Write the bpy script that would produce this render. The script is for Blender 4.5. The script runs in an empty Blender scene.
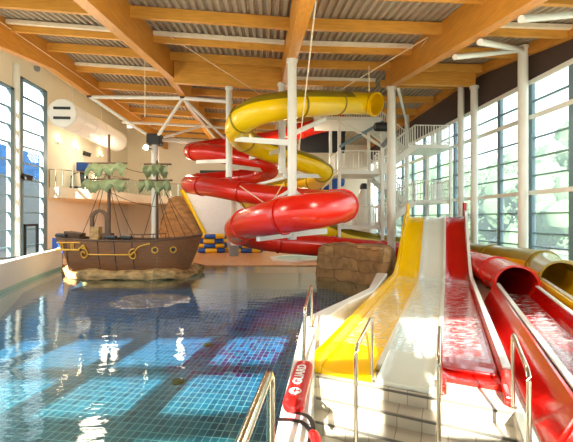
import bpy, bmesh, math, random
from mathutils import Vector, Matrix, noise
random.seed(7)
SC = bpy.context.scene
COL = SC.collection
V = Vector
PI = math.pi

# ------------------------------------------------------------------ measuring
H, F, CX, HY = 2.7, 360.0, 286.5, 218.0
YAW = math.atan(21.5 / F)
CA, SA = math.cos(YAW), math.sin(YAW)
TH = math.radians(24.16)            # heading of the slides
CT, ST = math.cos(TH), math.sin(TH)

def cw(X, Y, z):                    # right / ahead / up of the viewer -> world
    return V((X * CA + Y * SA, -X * SA + Y * CA, z))
def pix(px, py, Y):
    return cw((px - CX) / F * Y, Y, H - (py - HY) / F * Y)
def gp(px, py, z):
    Y = (H - z) * F / (py - HY)
    return cw((px - CX) / F * Y, Y, z)
def wx(px, py, x):                  # point on the plane world x = const
    d = pix(px, py, 1.0) - V((0, 0, H))
    return V((0, 0, H)) + d * (x / d.x)
def wy(px, py, y):
    d = pix(px, py, 1.0) - V((0, 0, H))
    return V((0, 0, H)) + d * (y / d.y)
def SL(L, k, z):                    # slide coordinates: lateral, along, up
    return cw(L * CT + k * ST, -L * ST + k * CT, z)

# ------------------------------------------------------------------ materials
def lin(c):
    return tuple(((x / 255) / 12.92 if x / 255 <= .04045 else ((x / 255 + .055) / 1.055) ** 2.4) for x in c) + (1,)

class N:
    def __init__(s, name):
        s.m = bpy.data.materials.new(name); s.m.use_nodes = True
        s.t = s.m.node_tree; s.t.nodes.clear()
        s.out = s.t.nodes.new('ShaderNodeOutputMaterial')
    def n(s, typ, **kw):
        x = s.t.nodes.new('ShaderNode' + typ)
        for k, v in kw.items():
            if k in x.inputs: x.inputs[k].default_value = v
            else: setattr(x, k, v)
        return x
    def l(s, a, b): s.t.links.new(a, b)
    def math(s, op, a, b=None):
        x = s.t.nodes.new('ShaderNodeMath'); x.operation = op
        for i, v in enumerate((a, b)):
            if v is None: continue
            if hasattr(v, 'type') and hasattr(v, 'links'): s.l(v, x.inputs[i])
            else: x.inputs[i].default_value = v
        return x.outputs[0]
    def mix(s, fac, a, b, blend='MIX'):
        x = s.t.nodes.new('ShaderNodeMix'); x.data_type = 'RGBA'; x.blend_type = blend
        for i, v in ((0, fac), (6, a), (7, b)):
            if hasattr(v, 'links'): s.l(v, x.inputs[i])
            else: x.inputs[i].default_value = v
        return x.outputs[2]

def mat(name, col, rough=.5, metal=0., var=.08, scale=4., stretch=(1, 1, 1), bump=0., bscale=None, coat=0., emit=None, estr=0., dark=.6):
    q = N(name)
    p = q.n('BsdfPrincipled', Roughness=rough, Metallic=metal)
    tc = q.n('TexCoord'); mp = q.n('Mapping'); mp.inputs['Scale'].default_value = stretch
    q.l(tc.outputs['Object'], mp.inputs['Vector'])
    nz = q.n('TexNoise', Scale=scale, Detail=4.0); q.l(mp.outputs[0], nz.inputs['Vector'])
    c = lin(col); d = tuple(x * dark for x in c[:3]) + (1,)
    ramp = q.n('MapRange'); ramp.inputs[1].default_value = .35; ramp.inputs[2].default_value = .7
    ramp.inputs[3].default_value = 0; ramp.inputs[4].default_value = min(1, var * 3)
    q.l(nz.outputs[0], ramp.inputs[0])
    q.l(q.mix(ramp.outputs[0], c, d), p.inputs['Base Color'])
    if coat: p.inputs['Coat Weight'].default_value = coat; p.inputs['Coat Roughness'].default_value = .05
    if bump:
        b = q.n('Bump', Strength=bump, Distance=.05)
        n2 = q.n('TexNoise', Scale=bscale or scale * 3, Detail=5.0); q.l(mp.outputs[0], n2.inputs['Vector'])
        q.l(n2.outputs[0], b.inputs['Height']); q.l(b.outputs[0], p.inputs['Normal'])
    if emit:
        p.inputs['Emission Color'].default_value = lin(emit); p.inputs['Emission Strength'].default_value = estr
    q.l(p.outputs[0], q.out.inputs[0])
    return q.m

M = {}
M['wood_y'] = mat('glulam_lengthwise', (214, 146, 52), .5, var=.2, scale=2.2, stretch=(9, .8, 9), dark=.62)
M['wood_x'] = mat('glulam_crosswise', (224, 162, 66), .5, var=.2, scale=2.2, stretch=(.8, 9, 9), dark=.66)
M['steel_white'] = mat('white_painted_steel', (232, 232, 222), .35, var=.03)
M['steel_brushed'] = mat('brushed_stainless', (205, 198, 180), .22, metal=1., var=.05, scale=30)
M['wall_cream'] = mat('cream_plaster', (242, 230, 206), .8, var=.04, scale=1.2, dark=.85, bump=.05)
M['wall_white'] = mat('white_plaster', (236, 233, 224), .7, var=.04, scale=1.2, dark=.88, bump=.04)
M['deck_metal'] = mat('corrugated_roof_metal', (172, 160, 138), .5, var=.1, scale=1.5, dark=.75)
M['red'] = mat('red_fibreglass', (232, 40, 16), .22, var=.05, scale=1.6, coat=.25, dark=.7)
M['red_dark'] = mat('red_fibreglass_upper', (206, 26, 12), .25, var=.06, scale=1.6, coat=.2, dark=.7)
M['red_lane'] = mat('red_lane_gelcoat', (190, 16, 8), .15, var=.1, scale=2.2, coat=.35, dark=.7)
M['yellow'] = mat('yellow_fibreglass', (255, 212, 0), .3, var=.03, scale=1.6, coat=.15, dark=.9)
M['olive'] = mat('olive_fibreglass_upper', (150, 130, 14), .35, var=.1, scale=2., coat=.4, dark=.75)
M['yellow_lane'] = mat('yellow_lane_gelcoat', (255, 206, 0), .18, var=.06, scale=2.2, coat=.25, dark=.85)
M['white_lane'] = mat('white_lane_gelcoat', (226, 228, 214), .12, var=.07, scale=2.2, coat=.7, dark=.88)
M['white_gloss'] = mat('white_gelcoat', (238, 236, 226), .2, var=.03, coat=.4)
M['dark_panel'] = mat('dark_brown_panel', (72, 58, 52), .6, var=.05)
M['dark'] = mat('charcoal_paint', (34, 34, 36), .5, var=.05)
M['frame_blue'] = mat('grey_blue_window_frame', (112, 138, 150), .4, var=.05)
M['hull'] = mat('dark_timber_planks', (140, 92, 54), .6, var=.2, scale=3, stretch=(.6, 4, 8), bump=.3, dark=.5)
M['timber'] = mat('weathered_timber', (100, 74, 54), .7, var=.2, scale=4, bump=.3, dark=.5)
M['gold'] = mat('gold_paint', (226, 168, 50), .35, var=.06)
M['sail'] = mat('tattered_green_cloth', (132, 144, 104), .9, var=.25, scale=6, bump=.2, dark=.5)
M['rope'] = mat('rope_fibre', (60, 48, 38), .9, var=.1)
M['cable'] = mat('pale_wire', (236, 216, 180), .4, var=.02)
M['rock'] = mat('sandy_sculpted_rock', (206, 168, 112), .8, var=.33, scale=3.2, stretch=(1, 1, 2), bump=1.0, bscale=5, dark=.34)
M['rock_brown'] = mat('brown_sculpted_rock', (176, 134, 84), .75, var=.3, scale=1.7, stretch=(1, 1, 2.2), bump=.7, bscale=5, dark=.5)
def rock_blocks():
    q = N('brown_blocky_rock')
    tc = q.n('TexCoord'); mp = q.n('Mapping'); mp.inputs['Rotation'].default_value = (PI / 2, 0, 0)
    nz = q.n('TexNoise', Scale=1.6, Detail=5.0); q.l(tc.outputs['Object'], nz.inputs['Vector'])
    dist = q.n('VectorMath', operation='MULTIPLY_ADD'); dist.inputs[1].default_value = (.6, .6, .6)
    q.l(nz.outputs['Color'], dist.inputs[0]); q.l(tc.outputs['Object'], dist.inputs[2]); q.l(dist.outputs[0], mp.inputs['Vector'])
    br = q.n('TexBrick'); br.inputs['Scale'].default_value = 1; br.inputs['Brick Width'].default_value = 1.5; br.inputs['Row Height'].default_value = .5
    br.inputs['Mortar Size'].default_value = .018; br.inputs['Mortar Smooth'].default_value = .6
    br.inputs['Color1'].default_value = lin((196, 150, 92)); br.inputs['Color2'].default_value = lin((160, 116, 66)); br.inputs['Mortar'].default_value = lin((112, 78, 46))
    q.l(mp.outputs[0], br.inputs['Vector'])
    n2 = q.n('TexNoise', Scale=3.0, Detail=6.0); q.l(tc.outputs['Object'], n2.inputs['Vector'])
    r = q.n('MapRange'); r.inputs[1].default_value = .4; r.inputs[2].default_value = .7; r.inputs[4].default_value = .7; q.l(n2.outputs[0], r.inputs[0])
    c = q.mix(r.outputs[0], br.outputs[0], lin((110, 78, 46)))
    p = q.n('BsdfPrincipled', Roughness=.75); q.l(c, p.inputs['Base Color'])
    b = q.n('Bump', Strength=.8, Distance=.08); q.l(q.math('ADD', n2.outputs[0], q.math('MULTIPLY', br.outputs['Fac'], -.8)), b.inputs['Height']); q.l(b.outputs[0], p.inputs['Normal'])
    q.l(p.outputs[0], q.out.inputs[0]); return q.m
M['rock_blocks'] = rock_blocks()
M['blue'] = mat('blue_vinyl', (16, 78, 168), .35, var=.06)
M['yellow_vinyl'] = mat('yellow_vinyl', (244, 190, 20), .35, var=.06)
M['grey'] = mat('grey_cover', (128, 128, 128), .6, var=.05)
M['nosing'] = mat('grey_nosing_strip', (92, 88, 80), .5, var=.05)
M['black'] = mat('black_rubber', (18, 18, 18), .5, var=.03)
M['guard_red'] = mat('red_foam', (206, 14, 12), .35, var=.04)
M['lettering'] = mat('white_print', (250, 248, 244), .5, var=.0)
M['foil'] = mat('pale_duct_skin', (244, 240, 230), .35, var=.08, scale=2, dark=.85, bump=.15)
M['leaf'] = mat('pale_tree_leaf', (86, 112, 78), .95, var=.12, scale=.9, dark=.8)
M['trunk'] = mat('grey_bark', (112, 98, 80), .9, var=.2, bump=.3)
M['lawn'] = mat('pale_lawn', (90, 106, 84), .95, var=.2, scale=.5, dark=.75)
M['gravel'] = mat('pale_gravel_path', (124, 122, 116), .95, var=.1, scale=2, dark=.85)
M['drain'] = mat('olive_brass_drain', (84, 88, 40), .4, metal=.3, var=.1)
M['aqua'] = mat('aqua_waterline_tiles', (168, 216, 210), .25, var=.08)
M['lamp'] = mat('lit_lamp_lens', (255, 240, 210), .4, emit=(255, 236, 200), estr=14)
M['striplight'] = mat('white_strip_light', (238, 226, 196), .4, emit=(255, 244, 220), estr=.05)
M['blue_screen'] = mat('blue_mesh_screen', (12, 74, 132), .7, var=.3, scale=1.5, dark=1.8)
M['render_pale'] = mat('pale_render', (228, 230, 234), .8, var=.05)

def schlick(q, gain=1., nrm=None):
    lw = q.n('LayerWeight', Blend=.5)
    if nrm is not None: q.l(nrm, lw.inputs['Normal'])
    return q.math('MULTIPLY', q.math('ADD', q.math('MULTIPLY', q.math('POWER', lw.outputs['Facing'], 5.0), .98), .02), gain)
def glass_mat(name, tint, gloss):
    q = N(name)
    tr = q.n('BsdfTransparent', Color=tint); gl = q.n('BsdfGlossy', Roughness=.02)
    gl.inputs['Color'].default_value = (1, 1, 1, 1)
    mx = q.n('MixShader')
    q.l(schlick(q, gloss), mx.inputs[0])
    q.l(tr.outputs[0], mx.inputs[1]); q.l(gl.outputs[0], mx.inputs[2]); q.l(mx.outputs[0], q.out.inputs[0])
    return q.m
M['glass'] = glass_mat('window_glass', (.93, .97, .96, 1), .8)
def glare_veil_glass():
    m = M['glass'].copy(); m.name = 'glare_veil_window_glass'; t = m.node_tree
    out = next(n for n in t.nodes if n.type == 'OUTPUT_MATERIAL'); src = out.inputs[0].links[0].from_socket
    tl = t.nodes.new('ShaderNodeBsdfTranslucent'); tl.inputs[0].default_value = (.9, 1, .98, 1)
    mx = t.nodes.new('ShaderNodeMixShader'); mx.inputs[0].default_value = .2  # pale translucent veil mixed into the pane, imitating outdoor glare and haze
    t.links.new(src, mx.inputs[1]); t.links.new(tl.outputs[0], mx.inputs[2]); t.links.new(mx.outputs[0], out.inputs[0])
    return m
M['glass_veil'] = glare_veil_glass()
M['rail_glass'] = glass_mat('railing_glass', (.84, .9, .87, 1), 1.)
M['jet'] = glass_mat('falling_water', (.9, .95, .95, 1), 1.6)

def water_mat(name, tint, scale, strength, foam=0., fcol=(1, 1, 1, 1), stretch=(1, 1, 1), rot=0., gain=1.):
    q = N(name)
    ge = q.n('NewGeometry'); mp = q.n('Mapping'); mp.inputs['Scale'].default_value = stretch
    mp.inputs['Rotation'].default_value = (0, 0, rot)
    q.l(ge.outputs['Position'], mp.inputs['Vector'])
    n1 = q.n('TexNoise', Scale=scale, Detail=3.0); q.l(mp.outputs[0], n1.inputs['Vector'])
    n2 = q.n('TexNoise', Scale=scale * .27, Detail=2.0); q.l(mp.outputs[0], n2.inputs['Vector'])
    add = q.math('ADD', n1.outputs[0], q.math('MULTIPLY', n2.outputs[0], 2.0))
    b = q.n('Bump', Strength=strength, Distance=.02); q.l(add, b.inputs['Height'])
    tr = q.n('BsdfTransparent', Color=tint)
    gl = q.n('BsdfGlossy', Roughness=.03); gl.inputs['Color'].default_value = (1, 1, 1, 1)
    q.l(b.outputs[0], gl.inputs['Normal'])
    mx = q.n('MixShader'); q.l(schlick(q, gain, b.outputs[0]), mx.inputs[0]); q.l(tr.outputs[0], mx.inputs[1]); q.l(gl.outputs[0], mx.inputs[2])
    last = mx.outputs[0]
    if foam:
        df = q.n('BsdfDiffuse', Color=fcol)
        r = q.n('MapRange'); r.inputs[1].default_value = .5; r.inputs[2].default_value = .62; r.inputs[4].default_value = foam
        n3 = q.n('TexNoise', Scale=scale * 1.2, Detail=5.0, Distortion=1.5); q.l(mp.outputs[0], n3.inputs['Vector'])
        q.l(n3.outputs[0], r.inputs[0])
        m2 = q.n('MixShader'); q.l(r.outputs[0], m2.inputs[0]); q.l(last, m2.inputs[1]); q.l(df.outputs[0], m2.inputs[2]); last = m2.outputs[0]
    q.l(last, q.out.inputs[0])
    return q.m
M['water'] = water_mat('pool_water', (.80, .95, .96, 1), 5.0, .22, stretch=(.55, 1.3, 1))
M['runout'] = water_mat('runout_water', (.97, .99, .99, 1), 7.0, .3, foam=.32, stretch=(.5, 1.6, 1), rot=math.radians(27.6))
M['splash'] = water_mat('splash_water', (.9, .96, .97, 1), 9.0, .9, foam=.3, fcol=(1, .86, .74, 1))  # peach flecks stand in for lamp reflections on the ripples

def pool_tiles():
    q = N('pool_mosaic_tiles')
    ge = q.n('NewGeometry'); mp = q.n('Mapping'); mp.inputs['Rotation'].default_value = (0, 0, math.radians(11.1))
    q.l(ge.outputs['Position'], mp.inputs['Vector'])
    dv = q.n('VectorMath', operation='DIVIDE'); dv.inputs[1].default_value = (.145, .22, 1000)
    q.l(mp.outputs[0], dv.inputs[0])
    ad = q.n('VectorMath', operation='ADD'); ad.inputs[1].default_value = (0, 0, .5); q.l(dv.outputs[0], ad.inputs[0])
    fl = q.n('VectorMath', operation='FLOOR'); q.l(ad.outputs[0], fl.inputs[0])
    fr = q.n('VectorMath', operation='FRACTION'); q.l(ad.outputs[0], fr.inputs[0])
    wn = q.n('TexWhiteNoise', noise_dimensions='3D'); q.l(fl.outputs[0], wn.inputs['Vector'])
    sf = q.n('SeparateXYZ'); q.l(fr.outputs[0], sf.inputs[0])
    gx = q.math('LESS_THAN', sf.outputs[0], .085); gy = q.math('LESS_THAN', sf.outputs[1], .06)
    grout = q.math('MAXIMUM', gx, gy)
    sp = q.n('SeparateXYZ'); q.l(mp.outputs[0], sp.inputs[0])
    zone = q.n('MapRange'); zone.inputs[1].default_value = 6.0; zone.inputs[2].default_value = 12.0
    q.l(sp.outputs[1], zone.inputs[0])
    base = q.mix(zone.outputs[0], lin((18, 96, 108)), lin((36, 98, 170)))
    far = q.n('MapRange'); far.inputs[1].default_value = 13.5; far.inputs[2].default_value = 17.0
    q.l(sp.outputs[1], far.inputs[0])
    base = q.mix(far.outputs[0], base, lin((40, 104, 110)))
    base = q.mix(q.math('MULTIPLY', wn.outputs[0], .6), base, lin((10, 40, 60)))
    # darker purple accents scattered in a belt
    wn2 = q.n('TexWhiteNoise', noise_dimensions='3D')
    o2 = q.n('VectorMath', operation='ADD'); o2.inputs[1].default_value = (17.3, 5.1, 3.3); q.l(fl.outputs[0], o2.inputs[0]); q.l(o2.outputs[0], wn2.inputs['Vector'])
    b1 = q.math('GREATER_THAN', sp.outputs[1], 8.6); b2 = q.math('LESS_THAN', sp.outputs[1], 12.6); b3 = q.math('GREATER_THAN', sp.outputs[0], -4.4)
    belt = q.math('MULTIPLY', q.math('MULTIPLY', b1, b2), b3)
    acc = q.math('MULTIPLY', belt, q.math('GREATER_THAN', wn2.outputs[0], .6))
    base = q.mix(q.math('MULTIPLY', acc, .85), base, lin((60, 22, 90)))
    col = q.mix(grout, base, lin((128, 172, 172)))
    p = q.n('BsdfPrincipled', Roughness=.35); q.l(col, p.inputs['Base Color']); q.l(p.outputs[0], q.out.inputs[0])
    return q.m
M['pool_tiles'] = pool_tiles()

def tile_mat(name, c1, c2, grout, w, h, rot, rough=.3):
    q = N(name)
    ge = q.n('NewGeometry'); mp = q.n('Mapping'); mp.inputs['Rotation'].default_value = (0, 0, rot)
    q.l(ge.outputs['Position'], mp.inputs['Vector'])
    br = q.n('TexBrick', offset=0.0); br.inputs['Scale'].default_value = 1
    br.inputs['Brick Width'].default_value = w; br.inputs['Row Height'].default_value = h
    br.inputs['Mortar Size'].default_value = .006
    br.inputs['Color1'].default_value = lin(c1); br.inputs['Color2'].default_value = lin(c2); br.inputs['Mortar'].default_value = lin(grout)
    q.l(mp.outputs[0], br.inputs['Vector'])
    p = q.n('BsdfPrincipled', Roughness=rough); q.l(br.outputs[0], p.inputs['Base Color']); q.l(p.outputs[0], q.out.inputs[0])
    return q.m
M['deck_tan'] = tile_mat('tan_deck_tiles', (222, 158, 104), (214, 150, 98), (190, 136, 92), .3, .3, 0, .25)
M['deck_white'] = tile_mat('white_deck_tiles', (204, 194, 176), (194, 184, 166), (156, 146, 130), .25, .25, math.radians(27.6), .18)
M['step_white'] = tile_mat('white_step_tiles', (190, 182, 166), (180, 172, 156), (142, 134, 120), .3, .3, math.radians(27.6), .18)

# ------------------------------------------------------------------ mesh builder
def frame_path(pts, closed=False):
    n = len(pts); out = []
    for i in range(n):
        a = pts[(i - 1) % n] if (closed or i > 0) else pts[i]
        b = pts[(i + 1) % n] if (closed or i < n - 1) else pts[i]
        t = (b - a).normalized()
        up = V((0, 0, 1))
        if abs(t.z) > .97: up = V((0, 1, 0))
        s = t.cross(up).normalized(); u = s.cross(t).normalized()
        out.append((t, s, u))
    return out

def catmull(pts, per=8):
    P = [V(p) for p in pts]; P = [P[0] * 2 - P[1]] + P + [P[-1] * 2 - P[-2]]
    out = []
    for i in range(1, len(P) - 2):
        p0, p1, p2, p3 = P[i - 1:i + 3]
        for j in range(per):
            t = j / per
            out.append(.5 * ((2 * p1) + (p2 - p0) * t + (2 * p0 - 5 * p1 + 4 * p2 - p3) * t * t + (3 * p1 - p0 - 3 * p2 + p3) * t ** 3))
    out.append(P[-2]); return out

class MB:
    def __init__(s): s.v = []; s.f = []
    def add(s, vs, fs):
        b = len(s.v); s.v += [V(x) for x in vs]; s.f += [tuple(b + i for i in f) for f in fs]; return s
    def box(s, c, d, R=None):
        c = V(c); x, y, z = d[0] / 2, d[1] / 2, d[2] / 2
        vs = [V((a, b, e)) for a in (-x, x) for b in (-y, y) for e in (-z, z)]
        if R is not None: vs = [R @ v for v in vs]
        return s.add([c + v for v in vs], [(0, 1, 3, 2), (4, 6, 7, 5), (0, 4, 5, 1), (2, 3, 7, 6), (0, 2, 6, 4), (1, 5, 7, 3)])
    def bar(s, a, b, w, h):       # rectangular bar between two points
        a, b = V(a), V(b); t, si, u = frame_path([a, b])[0]
        vs = []
        for p in (a, b):
            for q, r in ((-1, -1), (1, -1), (1, 1), (-1, 1)): vs.append(p + si * (q * w / 2) + u * (r * h / 2))
        return s.add(vs, [(3, 2, 1, 0), (4, 5, 6, 7)] + [(i, (i + 1) % 4, 4 + (i + 1) % 4, 4 + i) for i in range(4)])
    def tube(s, pts, r, n=10, closed=False, caps=True):
        pts = [V(p) for p in pts]; fr = frame_path(pts, closed); vs = []; fs = []
        for i, p in enumerate(pts):
            rr = r[i] if isinstance(r, (list, tuple)) else r
            t, si, u = fr[i]
            vs += [p + si * (math.cos(2 * PI * k / n) * rr) + u * (math.sin(2 * PI * k / n) * rr) for k in range(n)]
        m = len(pts)
        for i in range(m if closed else m - 1):
            j = (i + 1) % m
            for k in range(n): fs.append((i * n + k, i * n + (k + 1) % n, j * n + (k + 1) % n, j * n + k))
        if caps and not closed: fs += [tuple(range(n))[::-1], tuple((m - 1) * n + k for k in range(n))]
        return s.add(vs, fs)
    def sweep(s, pts, prof, closed=False, caps=True):   # prof: list of (side, up)
        pts = [V(p) for p in pts]; fr = frame_path(pts); n = len(prof); vs = []; fs = []
        for i, p in enumerate(pts):
            t, si, u = fr[i]; vs += [p + si * a + u * b for a, b in prof]
        for i in range(len(pts) - 1):
            for k in range(n if closed else n - 1):
                fs.append((i * n + k, i * n + (k + 1) % n, (i + 1) * n + (k + 1) % n, (i + 1) * n + k))
        if closed and caps: fs += [tuple(range(n))[::-1], tuple((len(pts) - 1) * n + k for k in range(n))]
        return s.add(vs, fs)
    def lathe(s, c, prof, n=20, axis=None):
        c = V(c); vs = []; fs = []
        R = axis if axis is not None else Matrix.Identity(3)
        for r, z in prof: vs += [c + R @ V((r * math.cos(2 * PI * k / n), r * math.sin(2 * PI * k / n), z)) for k in range(n)]
        for i in range(len(prof) - 1):
            for k in range(n): fs.append((i * n + k, i * n + (k + 1) % n, (i + 1) * n + (k + 1) % n, (i + 1) * n + k))
        fs += [tuple(range(n))[::-1], tuple((len(prof) - 1) * n + k for k in range(n))]
        return s.add(vs, fs)
    def slab(s, poly, z0, z1):
        n = len(poly)
        vs = [V((p[0], p[1], z0)) for p in poly] + [V((p[0], p[1], z1)) for p in poly]
        return s.add(vs, [tuple(range(n))[::-1], tuple(range(n, 2 * n))] + [(i, (i + 1) % n, n + (i + 1) % n, n + i) for i in range(n)])
    def build(s, name, m, parent=None, smooth=False, bevel=0., kind=None, label=None, cat=None, group=None):
        off = V((0, 0, 0)); p = parent
        while p is not None: off += p.location; p = p.parent
        if parent is None:
            lo = [min(v[i] for v in s.v) for i in range(3)]; hi = [max(v[i] for v in s.v) for i in range(3)]
            base = V(((lo[0] + hi[0]) / 2, (lo[1] + hi[1]) / 2, lo[2]))
        else: base = off
        me = bpy.data.meshes.new(name)
        me.from_pydata([v - base for v in s.v], [], s.f); 
        bm = bmesh.new(); bm.from_mesh(me)
        bmesh.ops.recalc_face_normals(bm, faces=bm.faces); bm.to_mesh(me); bm.free()
        o = bpy.data.objects.new(name, me); COL.objects.link(o)
        if parent is None: o.location = base
        else: o.parent = parent
        for q in (m if isinstance(m, (list, tuple)) else [m]): me.materials.append(q)
        if smooth:
            for p in me.polygons: p.use_smooth = True
            me.set_sharp_from_angle(angle=math.radians(40))
        if bevel:
            b = o.modifiers.new('bevel', 'BEVEL'); b.width = bevel; b.segments = 2; b.limit_method = 'ANGLE'
        tag(o, label, cat, group, kind)
        return o

LABELS = {}
def tag(o, label=None, cat=None, group=None, kind=None):
    if label:
        o['label'] = label
        n = len(label.split()); assert 4 <= n <= 16, (n, label)
    if cat:
        o['category'] = cat
        if label: LABELS.setdefault(label, []).append(o.name)
    if group: o['group'] = group
    if kind: o['kind'] = kind
def thing(name, loc, label, cat, group=None):
    o = bpy.data.objects.new(name, None); o.empty_display_size = .2; COL.objects.link(o)
    o.location = V(loc); tag(o, label, cat, group); return o
def struct(mb, name, m, parent=None, **kw):
    return mb.build(name, m, parent, kind=None if parent else 'structure', **kw)
ORD = ['first', 'second', 'third', 'fourth', 'fifth', 'sixth', 'seventh', 'eighth', 'ninth', 'tenth', 'eleventh', 'twelfth', 'thirteenth']

# ------------------------------------------------------------------ camera
cam = bpy.data.cameras.new('camera'); co = bpy.data.objects.new('camera', cam); COL.objects.link(co)
co.location = (0, 0, H); co.rotation_euler = (PI / 2, 0, -YAW)
cam.sensor_width = 36; cam.lens = F / 573 * 36; cam.shift_y = -(221 - HY) / 573
cam.clip_start = .05; cam.clip_end = 400
SC.camera = co

# ------------------------------------------------------------------ building shell
XL, XR, YB, Y0 = -13.4, 10.5, 36.0, -4.0
KINK = 17.0
def roof(u, v): return H + 4.67 - (.05 if u < 0 else 0) * u + .16 * min(max(v, 6.0), KINK)
BEAMS = [-9.7, -4.4, .95, 6.0]

# corrugated roof deck (ridges run along the depth)
mb = MB(); prof = []
u = BEAMS[0] - .1; p = .26
while u < XR + .2:
    prof += [(u, 0), (u + .09, 0), (u + .13, .09), (u + .22, .09)]; u += p
vs = []; n = len(prof)
for v in (Y0, 6.0, KINK, YB):
    vs += [V((a, v, roof(a, v) + b)) for a, b in prof]
fs = [(r * n + k, r * n + k + 1, (r + 1) * n + k + 1, (r + 1) * n + k) for r in range(3) for k in range(n - 1)]
mb.add(vs, fs); struct(mb, 'ceiling', M['deck_metal'])
mb = MB()
mb.add([V((x, v, z)) for v in (Y0, 6.0, KINK, YB) for x, z in ((BEAMS[0] - .14, roof(BEAMS[0], v) - 1.05), (XL - .1, roof(BEAMS[0], v) + 1.3))], [(2 * i, 2 * i + 2, 2 * i + 3, 2 * i + 1) for i in range(3)])
struct(mb, 'ceiling_left', M['wall_cream'])

# floors
wl = [gp(-60, 318, 0), gp(0, 293, 0), gp(35, 278, 0), gp(62, 268, 0)]       # waterline of the left pool wall
farL = cw(-12.6, 20.2, 0); farR = gp(372, 266, 0)
kt_l = [cw(-.42, .2, 0), cw(-.07, 3.69, 0), cw(.33, 7.2, 0), cw(1.55, 9.05, 0), cw(2.35, 10.3, 0), cw(3.3, 13.2, 0)]
kt_r = [cw(-.1, .2, 0), cw(.25, 3.69, 0), cw(.56, 6.75, 0), cw(1.48, 8.55, 0), cw(2.42, 9.9, 0), cw(3.65, 13.0, 0)]
pool = [cw(-9.5, -3.5, 0), wl[0], wl[1], wl[2], wl[3], farL, farR, cw(5.0, 17.5, 0), kt_l[-1]] + kt_l[::-1][1:] + [cw(-.85, -3.5, 0)]
floorpoly = [(p.x, p.y) for p in pool]
mb = MB(); mb.add([V((x, y, z)) for y, z in ((-6, -1.2), (12.5, -1.2), (15.6, -.4), (24, -.4)) for x in (-14, 11)], [(2 * i, 2 * i + 1, 2 * i + 3, 2 * i + 2) for i in range(3)])
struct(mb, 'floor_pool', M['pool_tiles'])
mb = MB(); mb.add([V((x, y, 0)) for x, y in floorpoly], [tuple(range(len(floorpoly)))])
wt = mb.build('pool_water', M['water'], label='clear blue swimming pool water over dark mosaic tiles', cat='water', kind='stuff')
# far deck
mb = MB(); mb.slab([(farL.x - 4, farL.y + .6), (farL.x, farL.y), (farR.x, farR.y), (7.5, farR.y), (XR, farR.y), (XR, YB), (XL, YB), (XL, farL.y + .6)][1:], -1.2, .05)
struct(mb, 'floor_far_deck', M['deck_tan'])
mb = MB(); mb.slab([(XL, Y0)] + [(p.x - .35, p.y + .12) for p in [pool[0]] + wl] + [(farL.x - .35, farL.y), (XL, farL.y)], -1.2, .05)
struct(mb, 'floor_left_deck', M['deck_white'])
# steps and right-hand deck
KN = 5.07
def kerb_in(k):                     # lateral position of the kerb's inner face at distance k
    best = None
    for a, b in zip(kt_r[:-1], kt_r[1:]):
        def sl(p):
            X = p.x * CA - p.y * SA; Y = p.x * SA + p.y * CA
            return X * CT - Y * ST, X * ST + Y * CT
        (la, ka), (lb, kb) = sl(a), sl(b)
        if ka <= k <= kb or best is None:
            best = la + (lb - la) * (k - ka) / (kb - ka)
            if ka <= k <= kb: break
    return best
LR = .72                            # right-hand end of the flight of steps
deckpts = [SL(kerb_in(KN), KN, 0), SL(LR, KN, 0), SL(LR, -.6, 0), V((XR, -3, 0)), V((XR, farR.y, 0)), V((6.2, farR.y, 0)), cw(4.6, 15.2, 0)] + kt_r[::-1][:-2]
mb = MB(); mb.slab([(p.x, p.y) for p in deckpts], -1.2, .36); struct(mb, 'floor_right_deck', M['deck_white'])
mb = MB(); lowk = KN - .28 * 3
pts = [SL(kerb_in(lowk), lowk, 0), SL(LR, lowk, 0), SL(LR, -.6, 0), SL(kerb_in(.3) if True else 0, -.2, 0)]
mb.slab([(p.x, p.y) for p in pts], -1.2, -.32); struct(mb, 'floor_lower_landing', M['deck_white'])
st = thing('staircase', SL(-.5, KN - .8, -.32), 'low white tiled steps with grey nosing strips below the slide lanes', 'steps')
mb = MB()
for i in (1, 2, 3):
    ka, kb = KN - .28 * (i - 1), KN - .28 * i
    pp = [SL(kerb_in(ka), ka, 0), SL(LR, ka, 0), SL(LR, kb, 0), SL(kerb_in(kb), kb, 0)]
    mb.slab([(p.x, p.y) for p in pp], -.32, .36 - .17 * i)
mb.build('steps', M['step_white'], st)
for i in range(4):
    k = KN - .28 * i; z = .36 - .17 * i
    if i == 3: continue
    mb = MB(); mb.bar(SL(kerb_in(k) + .03, k + .01, z - .016), SL(LR - .01, k + .01, z - .016), .05, .03); mb.build('nosing', M['nosing'], st)
mb = MB(); mb.bar(SL(LR + .05, KN, .362), SL(LR + .05, .2, .362), .09, .02)
mb.build('drain_channel', M['steel_brushed'], label='grey metal channel strip along right side of white steps', cat='drain')

# pool walls
def ribbon_wall(left, right, z0, z1, name, m):
    mb = MB(); poly = [(p.x, p.y) for p in left] + [(p.x, p.y) for p in right[::-1]]
    mb.slab(poly, z0, z1); return struct(mb, name, m, bevel=.03)
ribbon_wall(kt_l, kt_r, -1.2, .7, 'wall_pool_kerb', M['white_gloss'])
inn = [pool[0]] + wl + [farL]
outp = [V((p.x - .35, p.y + .12, 0)) for p in inn]
ribbon_wall(inn, outp, -1.2, 1.05, 'wall_pool_left', M['wall_white'])
mb = MB()
mb.add([V((p.x + .012, p.y - .012, z)) for p in inn for z in (-.2, .1)], [(2 * i, 2 * i + 2, 2 * i + 3, 2 * i + 1) for i in range(len(inn) - 1)])
struct(mb, 'trim_waterline', M['aqua'])

# ---- walls
mb = MB(); mb.box(((XL + XR) / 2, YB + .15, 5.5), (XR - XL + .6, .3, 12)); struct(mb, 'wall_back', M['wall_cream'])
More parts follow.
